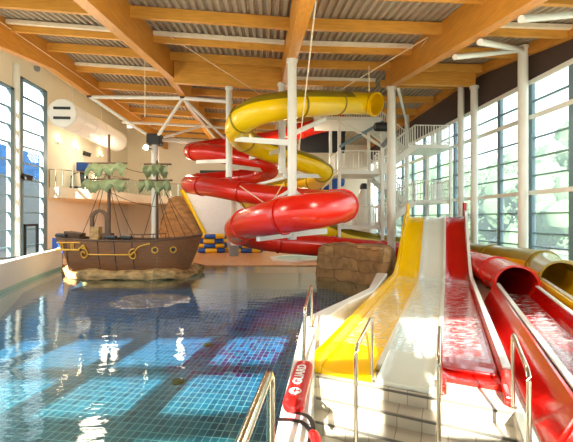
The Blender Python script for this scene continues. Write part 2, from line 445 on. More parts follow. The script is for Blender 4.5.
# left wall: glazed bays from 12.6 to 22, plaster behind
g1 = wx(45.5, 200, XL).y
mb = MB(); mb.box((XL + .02, (g1 + .1 + YB) / 2, 1.9), (.04, YB - g1 - .1, 3.7)); struct(mb, 'wall_left_lower', M['wall_white'])
WL = lambda px: wx(px, 200, XL).y
lb = [(WL(19.5), WL(45.5), 10.45), (WL(13.8) - 3.2, WL(13.8), 9.6), (WL(13.8) - 7, WL(13.8) - 3.7, 9.3)]
mb = MB(); mb.box((XL - .15, (g1 + YB) / 2, 6.0), (.3, YB - g1, 13))
mb.box((XL - .15, (Y0 + lb[2][0]) / 2, 10.5), (.3, lb[2][0] - Y0, 3.4)); struct(mb, 'wall_left', M['wall_cream'])
for i, (a, b, zt) in enumerate(lb):
    w = MB()
    w.box((XL, a + .08, zt / 2), (.22, .16, zt)); w.box((XL, b - .2, zt / 2), (.22, .4, zt)); w.box((XL, (a + b) / 2, zt - .06), (.22, b - a, .12)); w.box((XL, (a + b) / 2, .1), (.22, b - a, .2))
    z = 1.15
    while z < zt - .3: w.box((XL, (a + b) / 2, z), (.14, b - a, .07)); z += .92
    wo = struct(w, 'window_%d' % (i + 1), M['frame_blue'])
    g = MB(); x_ = XL - .03; g.add([V((x_, a + .05, .05)), V((x_, b - .05, .05)), V((x_, b - .05, zt - .05)), V((x_, a + .05, zt - .05))], [(0, 1, 2, 3)]); g.build('pane', M['glass'], wo)
    hh = MB(); hh.box((XL - .1, (a + b) / 2, (zt + 12.2) / 2 + .02), (.2, b - a, max(.05, 12.2 - zt))); struct(hh, 'wall_left_lintel_%d' % (i + 1), M['wall_cream'])
for i, yy in enumerate((wx(16.4, 200, XL + .1).y, wx(16.4, 200, XL + .1).y - 3.6)):
    mb = MB(); mb.lathe((XL + .1, yy, .05), [(.17, 0), (.17, 10.9)], 16)
    mb.build('steel_column', M['steel_white'], smooth=True, label=['white round column between the two tall left windows', 'white round column at the left edge of the photo'][i], cat='column')
mb = MB()
a, b = wx(25, 226, XL + .16), wx(37, 226, XL + .16)
mb.box((XL + .16, a.y, 1.15), (.1, .1, 2.3)); mb.box((XL + .16, b.y, 1.15), (.1, .1, 2.3)); mb.box((XL + .16, (a.y + b.y) / 2, 2.3), (.1, b.y - a.y + .1, .12))
struct(mb, 'door_1', M['dark'])
mb = MB()
for (a, b) in ((lb[1][1], lb[0][0]), (lb[2][1], lb[1][0])): mb.box((XL - .1, (a + b) / 2, 6), (.2, b - a + .01, 12.4))
struct(mb, 'wall_left_pier', M['wall_cream'])
# right wall: sill, glazing, dark panels
SILL, GT = 1.2, wx(550, 73, 10.5).z
mb = MB(); mb.box((XR + .15, (Y0 + YB) / 2, SILL / 2 - .5), (.3, YB - Y0, SILL + 1)); struct(mb, 'wall_right', M['wall_white'])
mb = MB(); mb.box((XR - .06, (Y0 + YB) / 2, SILL + .03), (.5, YB - Y0, .08)); struct(mb, 'trim_sill', M['white_gloss'])
mb = MB()
mb.add([V((x, v, z)) for v in (6.0, KINK, YB) for x in (XR + .02, XR + .14) for z in (GT, roof(XR, v) + .1)],
       [(0, 4, 5, 1), (4, 8, 9, 5), (2, 3, 7, 6), (6, 7, 11, 10), (0, 2, 6, 4), (4, 6, 10, 8)])
struct(mb, 'wall_right_upper', M['dark_panel'])
WR = lambda px: wx(px, 200, XR).y
m0, m1 = WR(571.5), WR(530.5); pitch = m1 - m0; m00 = m0 - pitch * int((m0 - Y0) / pitch)
mull = [m00 + pitch * i for i in range(40) if m00 + pitch * i < YB - .5]
WZ = lambda px, py: wx(px, py, XR).z
TR = [3.45, 5.45, 7.5]              # white transom tubes
wi = 4
for i in range(len(mull) - 1):
    a, b = mull[i], mull[i + 1]
    w = MB(); zt = GT + .05; w.box((XR + .06, a, (SILL + zt) / 2), (.16, .2, zt - SILL))
    for z in (WZ(550, 233.9), WZ(550, 213), WZ(550, 172.9), WZ(550, 153.5), WZ(550, 133), WZ(550, 93.6), WZ(560, 249)):
        w.box((XR + .06, (a + b) / 2, z), (.12, b - a, .055))
    wo = struct(w, 'window_%d' % wi, M['frame_blue']); wi += 1
    g = MB(); x_ = XR + .08; g.add([V((x_, a, SILL)), V((x_, b, SILL)), V((x_, b, GT)), V((x_, a, GT))], [(0, 1, 2, 3)]); g.build('pane', M['glass_veil'], wo)
for i, z in enumerate((WZ(550, 191.2), WZ(550, 110.4), GT)):
    mb = MB(); mb.box((XR - .02, (Y0 + YB) / 2, z), (.1, YB - Y0, .17)); struct(mb, 'trim_%d' % (i + 1), M['steel_white'])
mb = MB(); mb.box(((XL + XR) / 2, Y0 - .15, .1), (XR - XL, .3, 2.6)); mb.box(((XL + XR) / 2, Y0 - .15, 7.75), (XR - XL, .3, 4.5))
for z, h in ((3.38, .3), (4.42, .22), (2.3, .5)): mb.box(((XL + XR) / 2, Y0 - .15, z), (XR - XL, .2, h))
for i in range(-3, 7): mb.box((-5.3 + i * 2.5, Y0 - .15, 3.5), (.62, .3, 5))
struct(mb, 'wall_front', M['wall_cream'])
mb = MB(); mb.add([V((XL, Y0 - .1, 1.3)), V((XR, Y0 - .1, 1.3)), V((XR, Y0 - .1, 5.6)), V((XL, Y0 - .1, 5.6))], [(0, 1, 2, 3)]); struct(mb, 'window_front', M['glass'])

# ------------------------------------------------------------------ roof timber
def beam_names(i): return ['leftmost big glulam roof beam above the left windows', 'big glulam roof beam left of the centre, over the ship',
                           'central big glulam roof beam above the hanging post', 'rightmost big glulam roof beam sloping down to the right columns'][i]
for i, u in enumerate(BEAMS):
    mb = MB(); w, d = (.34, 1.12)
    end = YB if i < 2 else (KINK + .6 if i == 2 else KINK + .15)
    st_ = [Y0 + .2, 6.0, KINK, end]
    vs = [V((u + s * w / 2, v, roof(u, v) - dz)) for v in st_ for s in (-1, 1) for dz in (.02, d)]
    fs = [(4 * r + q[0], 4 * r + q[1], 4 * r + 4 + q[1], 4 * r + 4 + q[0]) for r in range(3) for q in ((0, 1), (1, 3), (3, 2), (2, 0))] + [(0, 2, 3, 1), (12, 13, 15, 14)]
    mb.add(vs, fs); mb.build('roof_beam', M['wood_y'], label=beam_names(i), cat='roof beam', group='main roof beams')
# cross girders at the kink
for (ua, ub, lb_) in ((-4.2, .75, 'orange glulam cross girder left of the hanging posts'), (6.2, XR - .3, 'orange glulam cross girder between right columns and window wall')):
    mb = MB(); vs = []
    for u in (ua, ub):
        for v in (KINK - .12, KINK + .12):
            for dz in ((.3, 1.35) if ua < 0 else (.02, .96)): vs.append(V((u, v, roof(u, KINK) - dz)))
    mb.add(vs, [(0, 1, 3, 2), (4, 6, 7, 5), (0, 4, 5, 1), (2, 3, 7, 6), (0, 2, 6, 4), (1, 5, 7, 3)])
    mb.build('cross_girder', M['wood_x'], label=lb_, cat='roof beam', group='cross girders')
mb = MB(); vs = []
for v in (Y0 + .2, 6.0, KINK, YB - .2):
    for x in (XR - .28, XR + .0):
        for dz in (.03, .42): vs.append(V((x, v, roof(XR, v) - dz)))
mb.add(vs, [(4 * r + q[0], 4 * r + q[1], 4 * r + 4 + q[1], 4 * r + 4 + q[0]) for r in range(3) for q in ((0, 1), (1, 3), (3, 2), (2, 0))] + [(0, 2, 3, 1), (12, 13, 15, 14)])
mb.build('edge_beam', M['wood_y'], label='orange glulam edge beam along the top of the right window wall', cat='roof beam')
bays = [(XL, BEAMS[0], 'beside the left wall'), (BEAMS[0], BEAMS[1], 'between the two left beams'), (BEAMS[1], BEAMS[2], 'left of the central beam'),
        (BEAMS[2], BEAMS[3], 'right of the central beam'), (BEAMS[3], XR, 'beside the right window wall')]
rows = [9.25 + 2.4 * i for i in range(11)]
for bi, (ua, ub, bl) in enumerate(bays):
    ri = 0
    if bi == 0: continue
    for r, v in enumerate(rows):
        if abs(v - KINK) < .5 and bi in (2, 4): continue
        a, b = ua + .15, ub - (.3 if bi == 4 else .15)
        if v > 27 and bi == 4: continue
        mb = MB(); vs = []
        for u in (a, b):
            for q in (v - .09, v + .09):
                for dz in (.06, .42): vs.append(V((u, q, roof(u, q) - dz)))
        mb.add(vs, [(0, 1, 3, 2), (4, 6, 7, 5), (0, 4, 5, 1), (2, 3, 7, 6), (0, 2, 6, 4), (1, 5, 7, 3)])
        mb.build('purlin', M['wood_x'], label='%s wooden roof purlin from the camera, %s' % (ORD[ri], bl), cat='purlin', group='purlins %s' % bl)
        ri += 1
for bi, v, lb_ in ((1, 14.05, 'nearest white strip between the two left beams'), (1, 18.85, 'farther white strip between the two left beams'), (2, 14.05, 'white strip along purlin left of the central beam'),
                   (3, 14.05, 'white strip along purlin right of the central beam'), (4, 11.65, 'white strip along purlin beside the right window wall'), (3, 18.85, 'farther white strip right of the central beam')):
    ua, ub, _ = bays[bi]; y = v - .19
    mb = MB(); mb.bar((ua + .2, y, roof(ua + .2, y) - .12), (ub - .2, y, roof(ub - .2, y) - .12), .14, .13)
    mb.build('strip_light', M['striplight'], label=lb_, cat='strip light', group='white strips along purlins')

# ------------------------------------------------------------------ columns and struts
def column(x, y, z0, z1, r, label, base=None, name='steel_column', collar=False):
    t = thing(name, (x, y, z0), label, 'column')
    mb = MB(); mb.lathe((x, y, z0), [(r, 0), (r, z1 - z0)], 18); mb.build('shaft', M['steel_white'], t, smooth=True)
    mb = MB(); mb.lathe((x, y, z1 - .12), [(r * 1.25, 0), (r * 1.25, .12)], 18); mb.build('cap_plate', M['steel_white'], t, smooth=True)
    if base:
        mb = MB(); mb.lathe((x, y, z0), [(r * 1.35, 0), (r * 1.35, base)], 18); mb.build('base_cover', M['grey'], t, smooth=True)
    return t
p = wx(523, 150, 10.14); column(10.14, p.y, .36, roof(10.1, p.y) - .1, .18, 'white round column nearest on the right against the window wall')
column(10.2, KINK, .36, roof(10, KINK) - .96, .17, 'white round column under right end of the right cross girder')
column(10.2, wx(461, 200, 10.2).y, .36, roof(10, 19.4) - .05, .16, 'slim white column just left of the girder column by windows')
column(6.0, KINK - .2, .36, roof(6, KINK) - 1.15, .19, 'white round column under the end of the rightmost beam')
column(9.9, 24.6, .05, roof(9.9, 24.6), .16, 'slim white column behind the stair tower, nearest the windows')
column(9.2, 25.2, .05, roof(9.2, 25.2), .16, 'slim white column behind the stair tower, left of its twin')
p = gp(234, 256, .05); column(p.x, p.y, .05, roof(p.x, p.y), .24, 'white column with grey base cover standing behind the rafts', base=.75)
# hanging posts that carry the spiral flumes
t = column(.95, 12.6, 1.95, roof(.95, 12.6) - 1.1, .16, 'thick white hanging post in the middle of the red coil', name='hanging_post')
p = wy(282, 100, KINK - .3); t2 = column(p.x, p.y, 4.75, roof(p.x, KINK) - 1.15, .17, 'white hanging post just behind and left of the thick post', name='hanging_post')
p = wy(229, 100, KINK); t3 = column(p.x, KINK, 4.6, roof(p.x, KINK) - 1.35, .15, 'slim white hanging post under the left cross girder', name='hanging_post')
# brackets on posts
def arm(t, a, b, w=.12, h=.18): mb = MB(); mb.bar(a, b, w, h); mb.build('bracket_arm', M['steel_white'], t)
arm(t, pix(258, 238, 11.2), pix(292, 234, 12.6), .14, .2); arm(t, pix(292, 234, 12.6), pix(326, 231, 13.6), .14, .2)
arm(t, pix(236, 139, 14.6), pix(292, 143, 12.5), .12, .2); arm(t, pix(292, 134, 12.5), pix(325, 119, 14.8), .1, .16)
arm(t, pix(292, 190, 12.5), pix(268, 204, 15.5), .1, .12); arm(t, pix(292, 190, 12.5), pix(310, 203, 15.5), .1, .12)
arm(t2, pix(284, 150, 16.6), pix(250, 158, 18.9), .12, .2); arm(t2, pix(284, 176, 16.6), pix(325, 176, 19.5), .12, .2)
arm(t2, pix(284, 178, 16.6), pix(252, 186, 17.6), .1, .12)
arm(t3, pix(229, 161, 16.9), pix(197, 162, 20.5), .12, .18); arm(t3, pix(229, 166, 16.9), pix(262, 170, 19.4), .12, .18); arm(t3, pix(229, 163, 16.9), pix(231, 180, 18.4), .12, .18)
# tree column
cb = gp(155, 262, .05); node = V((cb.x, cb.y, H + 78 / F * (cb.x * SA + cb.y * CA)))
t = thing('tree_column', (cb.x, cb.y, .05), 'white branching column with black head behind the ship mast', 'column')
mb = MB(); mb.lathe((cb.x, cb.y, .05), [(.2, 0), (.2, node.z - .35)], 18); mb.build('shaft', M['steel_white'], t, smooth=True)
mb = MB(); mb.box(node, (.8, .8, .62)); mb.build('head', M['dark'], t, bevel=.05)
a1 = wx(90, 95, -9.7); a2 = wx(183, 98, -4.4); a3 = wx(232, 102, -1.7); a1.z = min(a1.z, roof(-9.7, 20) - 1.15); 
a4 = wy(230, 144, 24.0); a5 = wx(122, 122, -9.7); a6 = wx(199, 127, -4.4)
for a, b, r in ((node, a1, .09), (node, a2, .09), (node, a4, .09), (node, a6, .08)):
    mb = MB(); mb.tube([a, b], r, 10); mb.build('branch', M['steel_white'], t, smooth=True)
t = thing('roof_brace', a1, 'white tubular roof brace spanning between the left roof beams', 'brace')
for a, b, r in ((a1, a2, .1), (a2, a3, .1), (a2, a4, .08), (a2, a6 + V((.6, 4, 0)), .08)):
    mb = MB(); mb.tube([a, b], r, 10); mb.build('tube', M['steel_white'], t, smooth=True)
for q in (a1, a2):
    mb = MB(); mb.box(q + V((0, 0, .08)), (.28, .28, .26)); mb.build('node_plate', M['dark'], t, bevel=.03)
mb = MB(); mb.tube([a5, wx(200, 126, -4.4), wy(228, 128, (wx(200, 126, -4.4)).y + .6)], .09, 10)
mb.build('roof_brace', M['steel_white'], smooth=True, label='farther white horizontal roof tube behind the branching column', cat='brace')
p = wx(523, 50, 10.1)
for (px, py, lb_) in ((455, 57, 'white strut from near right column back to the rightmost beam, lower one'), (480, 42, 'white strut from near right column to the rightmost beam, upper one')):
    q = wx(px, py, 6.05); mb = MB(); mb.tube([V((10.1, p.y, p.z)), q], .09, 10)
    mb.build('strut', M['steel_white'], smooth=True, label=lb_, cat='strut')
q = wx(573, 15, 9.5)
mb = MB(); mb.tube([wx(521, 19, 6.15), wx(600, 12, 9.4)], .09, 10); mb.build('strut', M['steel_white'], smooth=True, label='white strut at the top right corner of the photo', cat='strut')
mb = MB(); mb.tube([wx(397, 84, 6.0) + V((.1, .1, -.2)), V((9.9, 24.4, 8.9))], .07, 10); mb.build('strut', M['steel_white'], smooth=True, label='white strut from right beam column back towards the window columns', cat='strut')

# cables
def cable(pts, label, r=.014):
    mb = MB(); mb.tube(pts, r, 6); mb.build('cable', M['cable'], label=label, cat='cable')
cable([wx(-20, 8, -9.4), wx(90, 84, -9.4), pix(150, 126, 24), pix(212, 158, 23)], 'long thin wire running down beside the leftmost roof beam')
cable([wx(145, 55, -4.62), wx(145, 55, -4.62) - V((0, 0, 2.4))], 'short vertical wire hanging from the beam left of centre', .018)
cable([wx(150, 24, -4.2), pix(266, 98, 16.5)], 'thin wire slanting from the left beam down to yellow flume')
cable([wx(316, 1, .78), pix(299, 150, 9.5) ], 'thin wire dropping from the central beam past the thick post', .012)
cable([pix(337, 92, 16.5), wx(428, 37, 5.82)], 'pale wire from yellow flume up to the rightmost beam', .02)
cable([wx(428, 37, 5.82), pix(401, 80, 15.8)], 'pale wire from rightmost beam down to its column head', .02)
cable([pix(369, 66, 15), pix(369, 92, 15)], 'short vertical wire above the yellow flume mouth', .02)
cable([pix(240, 186, 15), pix(270, 207, 14)], 'wire stay slanting across the middle red tube, left side', .02)
cable([pix(270, 206, 14), pix(284, 182, 14.5)], 'wire stay rising from the middle red tube to back post', .02)
cable([pix(310, 203, 14.5), pix(345, 163, 18)], 'wire stay rising right from the red tube to stair tower', .02)

# ------------------------------------------------------------------ enclosed flumes
def arcprof(r, a0, a1, n, th=.0):
    return [(r * math.cos(a0 + (a1 - a0) * i / n), r * math.sin(a0 + (a1 - a0) * i / n)) for i in range(n + 1)]
def flume(t, path, r, lower, upper, split=.15, every=2.6, mouth=0):
    pr = arcprof(r, PI - split, 2 * PI + split, 22); inner = [(a * .955, b * .955) for a, b in pr[::-1]]
    mb = MB(); mb.sweep(path, pr + inner, closed=True); mb.build('lower_shell', lower, t, smooth=True)
    pr = arcprof(r, split, PI - split, 14); inner = [(a * .955, b * .955) for a, b in pr[::-1]]
    mb = MB(); mb.sweep(path[mouth:], pr + inner, closed=True); mb.build('upper_shell', upper, t, smooth=True)
    if mouth: mb = MB(); mb.sweep(path[:mouth + 1], pr + inner, closed=True); mb.build('mouth_section', lower, t, smooth=True)
    d = 0; last = 0; fr = frame_path(path)
    ring = arcprof(r + .045, 0, 2 * PI, 28)[:-1]
    ri = arcprof(r * .99, 0, 2 * PI, 28)[:-1]
    for i in range(1, len(path)):
        d += (path[i] - path[i - 1]).length
        if d - last > every or i == 1 or i == len(path) - 1:
            last = d; tt, si, u = fr[i]; mb = MB(); vs = []; n = 28
            for e in (-.035, .035):
                for prf in (ring, ri): vs += [path[i] + tt * e + si * a + u * b for a, b in prf]
            fs = []
            for k in range(n):
                j = (k + 1) % n
                fs += [(k, j, n + j, n + k), (2 * n + k, 3 * n + k, 3 * n + j, 2 * n + j), (k, 2 * n + k, 2 * n + j, j), (n + k, n + j, 3 * n + j, 3 * n + k)]
            mb.add(vs, fs); mb.build('flange', lower if i <= mouth else upper, t, smooth=True)
TR_ = .52
def w2sl(p): return p
red_pts = [pix(345, 121, 24.2), pix(318, 126, 24.4), pix(275, 138, 23.8), pix(222, 146, 23.4), pix(192, 151, 22.2), pix(212, 153, 20.6), pix(246, 159, 19.6), pix(269, 167, 19.8), pix(258, 176, 21.6),
           pix(218, 180, 22.2), pix(190, 184, 20.6), pix(212, 187, 18.6), pix(255, 194, 17.2), pix(300, 199, 16.2), pix(333, 203, 14.2), pix(343, 205, 12.0), pix(329, 208.5, 10.5), pix(298, 213, 9.9), pix(266, 219, 10.7),
           pix(244, 225, 12.6), pix(238, 231, 14.6), pix(256, 238, 16.2), pix(290, 243, 16.9), pix(340, 247.5, 17.7), pix(395, 252, 18.6), SL(-2.0, 19.2, .94), SL(-.7, 17.9, .85), SL(.5, 17.0, .84), SL(1.3, 14.6, .88), SL(1.62, 12.6, .9), SL(1.68, 11.3, .9)]
rp = catmull(red_pts, 7)
t = thing('red_flume', (rp[0].x, rp[0].y, 0), 'glossy red enclosed spiral water slide winding down around the hanging post', 'water slide')
flume(t, rp, TR_ * .97, M['red'], M['red_dark'])
yel_pts = [pix(377, 104.5, 17.3), pix(365, 103.5, 17.7), pix(344, 103, 16.7), pix(312, 103.5, 14.6), pix(282, 106, 13.6), pix(256, 112, 13.4), pix(240, 123, 14.2), pix(239, 135, 15.7), pix(255, 146, 17.4), pix(288, 157, 18.4), pix(314, 166, 19), pix(324, 175, 20),
           pix(316, 181, 22.0), pix(298, 185, 24), pix(262, 190, 24.4), pix(245, 196.5, 22.6), pix(262, 206, 20.4), pix(305, 221, 19.8), pix(345, 237, 20.4), pix(388, 244, 21), pix(426, 248, 20.4), pix(450, 252, 17.8), SL(2.7, 15.2, 1.08), SL(2.86, 13.6, .98), SL(2.92, 12.4, .95)]
yp = catmull(yel_pts, 7)
t = thing('yellow_flume', (yp[0].x, yp[0].y, 0), 'yellow enclosed spiral water slide with olive upper half, mouth at the tower top', 'water slide')
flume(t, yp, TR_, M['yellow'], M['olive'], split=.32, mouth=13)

# ------------------------------------------------------------------ three-lane slide
SLN = [-1.77, -.95, -.13, .69]
def sz(k):
    if k <= 13.4: return .42
    if k <= 14.8: return .42 + .62 * (k - 13.4) ** 2 / (2 * 1.4)
    z148 = .42 + .62 * 1.4 / 2
    if k <= 16.8: return z148 + .62 * (k - 14.8) + .035 * (k - 14.8) ** 2
    z168 = z148 + .62 * 2.0 + .035 * 4.0; q = min(k, 18.2) - 16.8
    return z168 + .74 * (q - q * q / 2.8)
ks = [5.16 + .44 + .35 * i for i in range(24)] + [13.9 + .2 * i for i in range(26)]
t = thing('lane_slide', SL(-.5, 5.6, .36), 'broad three-lane slide in yellow, white and red running into wet runouts', 'water slide')
for i, nm in enumerate(('yellow_lane', 'white_lane', 'red_lane')):
    mb = MB(); a, b = SLN[i] + .04, SLN[i + 1] - .04
    nx = 8; vs = []; fs = []
    ksl = ks if i == 2 else [5.14] + ks
    ks_, ks = ks, ksl
    for k in ks:
        for j in range(nx + 1):
            s = j / nx; L = a + (b - a) * s; vs.append(SL(L, k, sz(k) + .05 * (2 * s - 1) ** 4 + .0))
    for r in range(len(ks) - 1):
        for j in range(nx): fs.append((r * (nx + 1) + j, r * (nx + 1) + j + 1, (r + 1) * (nx + 1) + j + 1, (r + 1) * (nx + 1) + j))
    n0 = len(vs)                     # closed underside
    for k in ks:
        for L in (a, b): vs.append(SL(L, k, sz(k) - .055))
    for r in range(len(ks) - 1):
        q = n0 + 2 * r; fs.append((q, q + 2, q + 3, q + 1))
        fs.append((r * (nx + 1), (r + 1) * (nx + 1), q + 2, q)); fs.append((r * (nx + 1) + nx, q + 1, q + 3, (r + 1) * (nx + 1) + nx))
    fs.append(tuple(range(nx + 1)) + (n0 + 1, n0)); q = (len(ks) - 1)
    fs.append(tuple(range(q * (nx + 1), q * (nx + 1) + nx + 1))[::-1] + (n0 + 2 * q, n0 + 2 * q + 1))
    mb.add(vs, fs); mb.build(nm, M[nm], t, smooth=True); ks = ks_
def sidewall(L, w, h, m, name, k0=5.6, dz=-.05):
    mb = MB(); vs = []; fs = []
    kk = ([5.14] if L < -1 else []) + [k for k in ks if k >= k0]
    for k in kk:
        for l, z in ((L - w / 2, dz), (L + w / 2, dz), (L + w / 2, h), (L - w / 2, h)): vs.append(SL(l, k, sz(k) + z))
    for r in range(len(kk) - 1):
        for j in range(4): fs.append((4 * r + j, 4 * r + (j + 1) % 4, 4 * r + 4 + (j + 1) % 4, 4 * r + 4 + j))
    q = 4 * (len(kk) - 1); fs += [(3, 2, 1, 0), (q, q + 1, q + 2, q + 3)]
    mb.add(vs, fs); return mb.build(name, m, t)
sidewall(SLN[0] - .02, .1, .26, M['yellow_lane'], 'side_wall'); sidewall(SLN[3] + .02, .1, .26, M['red_lane'], 'side_wall')
o = sidewall(SLN[3] + .03, .1, .29, M['white_gloss'], 'rim', dz=.262)
sidewall(SLN[1], .085, .054, M['white_lane'], 'divider'); sidewall(SLN[2], .085, .085, M['white_lane'], 'divider')
for L, m in ((SLN[0], 'yellow_lane'), (SLN[3], 'red_lane')):
    mb = MB(); c = SL(L, 18.3, 2.6)
    mb.bar(SL(L, 18.3, 2.4), SL(L, 18.3, 3.4), .14, .16); mb.build('end_post', M[m], t, bevel=.03)
mb = MB(); mb.bar(SL(SLN[0] - .05, 18.75, 2.62), SL(SLN[3] + .05, 18.75, 2.62), .4, .12); mb.build('start_platform', M['white_gloss'], t)
for L, k in ((SLN[0] + .15, 17.2), (-.5, 16.5)):
    mb = MB(); mb.bar(SL(L, k, .36), SL(L, k, sz(k) - .05), .14, .14); mb.build('support', M['steel_white'], t)
# red lane lip and end frame
mb = MB(); mb.bar(SL(SLN[2] + .04, 5.95, .47), SL(SLN[3] - .04, 5.95, .46), .2, .06); mb.build('end_lip', M['red_lane'], t, bevel=.02)
for L in (SLN[2] + .07, SLN[3] - .0):
    mb = MB(); mb.bar(SL(L, 5.6, .42), SL(L, 5.2, .42), .09, .13); mb.build('end_rail', M['red_lane'], t, bevel=.02)
# water lying on the runouts
mb = MB()
for i in range(3):
    a, b = SLN[i] + .05, SLN[i + 1] - .05
    k2 = [k for k in ks if 6.1 < k < 14.1]
    vs = [SL(L, k, sz(k) + .056) for k in k2 for L in (a, b)]
    mb.add(vs, [(2 * r, 2 * r + 1, 2 * r + 3, 2 * r + 2) for r in range(len(k2) - 1)])
mb.build('runout_water', M['runout'], label='shallow foamy water lying on the flat runouts of the lanes', cat='water', kind='stuff')

# open chutes at the flume exits
def chute(name, label, Lc, r, k0, k1, z, m, mrim, skirt_l, skirt_r):
    t = thing(name, SL(Lc, k0, .36), label, 'water slide')
    path = [SL(Lc, k0 + (k1 - k0) * i / 12, z) for i in range(13)]
    pr = arcprof(r, PI, 2 * PI, 16); out = [(a * 1.05, b * 1.05 - .01) for a, b in pr[::-1]]
    mb = MB(); mb.sweep(path, pr + out, closed=True); mb.build('trough', m, t, smooth=True)
    for s in (-1, 1):
        mb = MB(); mb.sweep(path, [(s * (r + .01), .0), (s * (r + .085), .0), (s * (r + .085), .035), (s * (r + .01), .035)], closed=True); mb.build('rim', mrim, t)
    mb = MB(); b = .37 - z
    mb.sweep(path, [(-r - .1, -.005), (-r - skirt_l, b), (-r - skirt_l - .04, b), (-r - .14, -.005)], closed=True); mb.build('skirt', m, t)
    mb = MB(); mb.sweep(path, [(r + .1, -.005), (r + skirt_r, b), (r + skirt_r + .04, b), (r + .14, -.005)], closed=True); mb.build('skirt', m, t)
    # closed front end
    e = SL(Lc, k0 - .0, z); mb = MB()
    fr = frame_path(path)[0]
    pts = [e + fr[1] * a + fr[2] * bb for a, bb in [(-r - skirt_l, b), (r + skirt_r, b), (r + .1, 0)] + pr[::-1] + [(-r - .1, 0)]]
    mb.add(pts + [p - fr[0] * .04 for p in pts], [tuple(range(len(pts))), tuple(range(len(pts), 2 * len(pts)))[::-1]] + [(i, (i + 1) % len(pts), len(pts) + (i + 1) % len(pts), len(pts) + i) for i in range(len(pts))])
    mb.build('end_panel', m, t)
    return t
chute('open_red_chute', 'long open red chute with white rims at the exit of red tube', 1.68, .4, 4.25, 11.25, .9, M['red_lane'], M['white_gloss'], .36, .16)
chute('open_yellow_chute', 'open yellow chute with pale rims at the right edge by windows', 2.92, .42, 6.0, 12.35, .95, M['yellow'], M['white_gloss'], .14, .2)
mb = MB()
vs = [SL(1.68 + s * .29, k, .63) for k in (4.35, 7, 9, 11.5) for s in (-1, 1)]
mb.add(vs, [(2 * r, 2 * r + 1, 2 * r + 3, 2 * r + 2) for r in range(3)])
mb.build('chute_water', M['runout'], label='rippled water running in the open red chute', cat='water', kind='stuff')

# ------------------------------------------------------------------ handrails
def handrail(pts, feet, label, r=.024):
    t = thing('handrail', feet[0], label, 'handrail')
    mb = MB(); mb.tube(pts, r, 10); mb.build('rail', M['steel_brushed'], t, smooth=True)
    for f in feet:
        mb = MB(); mb.lathe(f, [(.05, 0), (.05, .015), (.03, .025)], 14); mb.build('base_flange', M['steel_brushed'], t, smooth=True)
def bend(a, b, c, r=.12, n=5):      # rounded corner a-b-c
    p, q = b + (a - b).normalized() * r, b + (c - b).normalized() * r
    return [p * (1 - s) ** 2 + b * 2 * s * (1 - s) + q * s * s for s in [i / n for i in range(n + 1)]]
def cL(X, Y): return (X * CT - Y * ST, X * ST + Y * CT)
L1, K1 = cL(1.21, 5.12)
for i, (m, lb_) in enumerate(((0, 'left stainless handrail on white steps, below the yellow lane'), (.9, 'middle stainless handrail on white steps, below the white lane'), (1.72, 'right stainless handrail on white steps, below the red lane'))):
    L = L1 + m
    kf, kn = K1 + .02, K1 - .95
    zf, zn = .36, -.32
    f0 = SL(L, kf, zf); f1 = SL(L, kf, 1.29); n1 = SL(L, kn, 1.17); n0 = SL(L, kn, zn)
    if i == 2: n0 = SL(L, kn, .36) if L > LR else n0
    handrail([f0] + bend(f0, f1, n1) + bend(f1, n1, n0) + [n0], [f0, n0], lb_)
VP = (330 - CX) / F
def kb(Y, L, z): return cw(VP * Y + L, Y, z)
lk = -.40
f0 = kb(2.42, lk, -1.2); a = kb(2.42, lk, 1.68); b = kb(.9, lk, 1.68); c = kb(.9, lk, -1.2)
handrail([f0] + bend(f0, a, b) + bend(a, b, c) + [c], [f0, c], 'near stainless grab rail at bottom left beside the pool kerb', .03)
f0 = cw(.2, 4.9, .7); a = cw(.24, 4.88, 1.5); b = cw(.52, 6.9, 1.5); c = cw(.5, 6.7, .7)
a = pix(305, 309, 4.88); f0 = V((a.x - .02, a.y, .7)); b = kb(6.6, -.36, a.z); c = V((b.x, b.y, .7))
b = a + (cw(VP * 6.6, 6.6, 0) - cw(VP * 4.88, 4.88, 0)); c = V((b.x, b.y, .7))
handrail([f0] + bend(f0, a, b, .08) + bend(a, b, c, .08) + [c], [f0, c], 'stainless rail loop on the kerb just beyond the rescue tube', .026)

# ------------------------------------------------------------------ rescue tube
g0_ = pix(303.5, 362, 4.95); g1_ = pix(290, 413, 3.85)
g0_ = gp(305, 364, .79); g1_ = gp(292, 410, .79)
ax = (g1_ - g0_).normalized(); sx = ax.cross(V((0, 0, 1))).normalized()
t = thing('rescue_tube', (g0_ + g1_) / 2 - V((0, 0, .085)), 'red foam rescue tube lettered in white lying on the pool kerb', 'rescue tube')
ln = (g1_ - g0_).length
mb = MB(); ring = []; nn = 20
for s, sc in [(0, .35), (.03, .75), (.08, .97), (.14, 1), (.86, 1), (.92, .97), (.97, .75), (1, .35)]:
    c = g0_ + ax * (ln * s); ring.append([c + sx * (math.copysign(abs(math.cos(q)) ** .75, math.cos(q)) * .115 * sc) + V((0, 0, 1)) * (math.copysign(abs(math.sin(q)) ** .75, math.sin(q)) * .08 * sc) for q in [2 * PI * k / nn for k in range(nn)]])
vs = [p for r in ring for p in r]
mb.add(vs, [(i * nn + k, i * nn + (k + 1) % nn, (i + 1) * nn + (k + 1) % nn, (i + 1) * nn + k) for i in range(len(ring) - 1) for k in range(nn)] + [tuple(range(nn))[::-1], tuple((len(ring) - 1) * nn + k for k in range(nn))])
mb.build('foam_body', M['guard_red'], t, smooth=True)
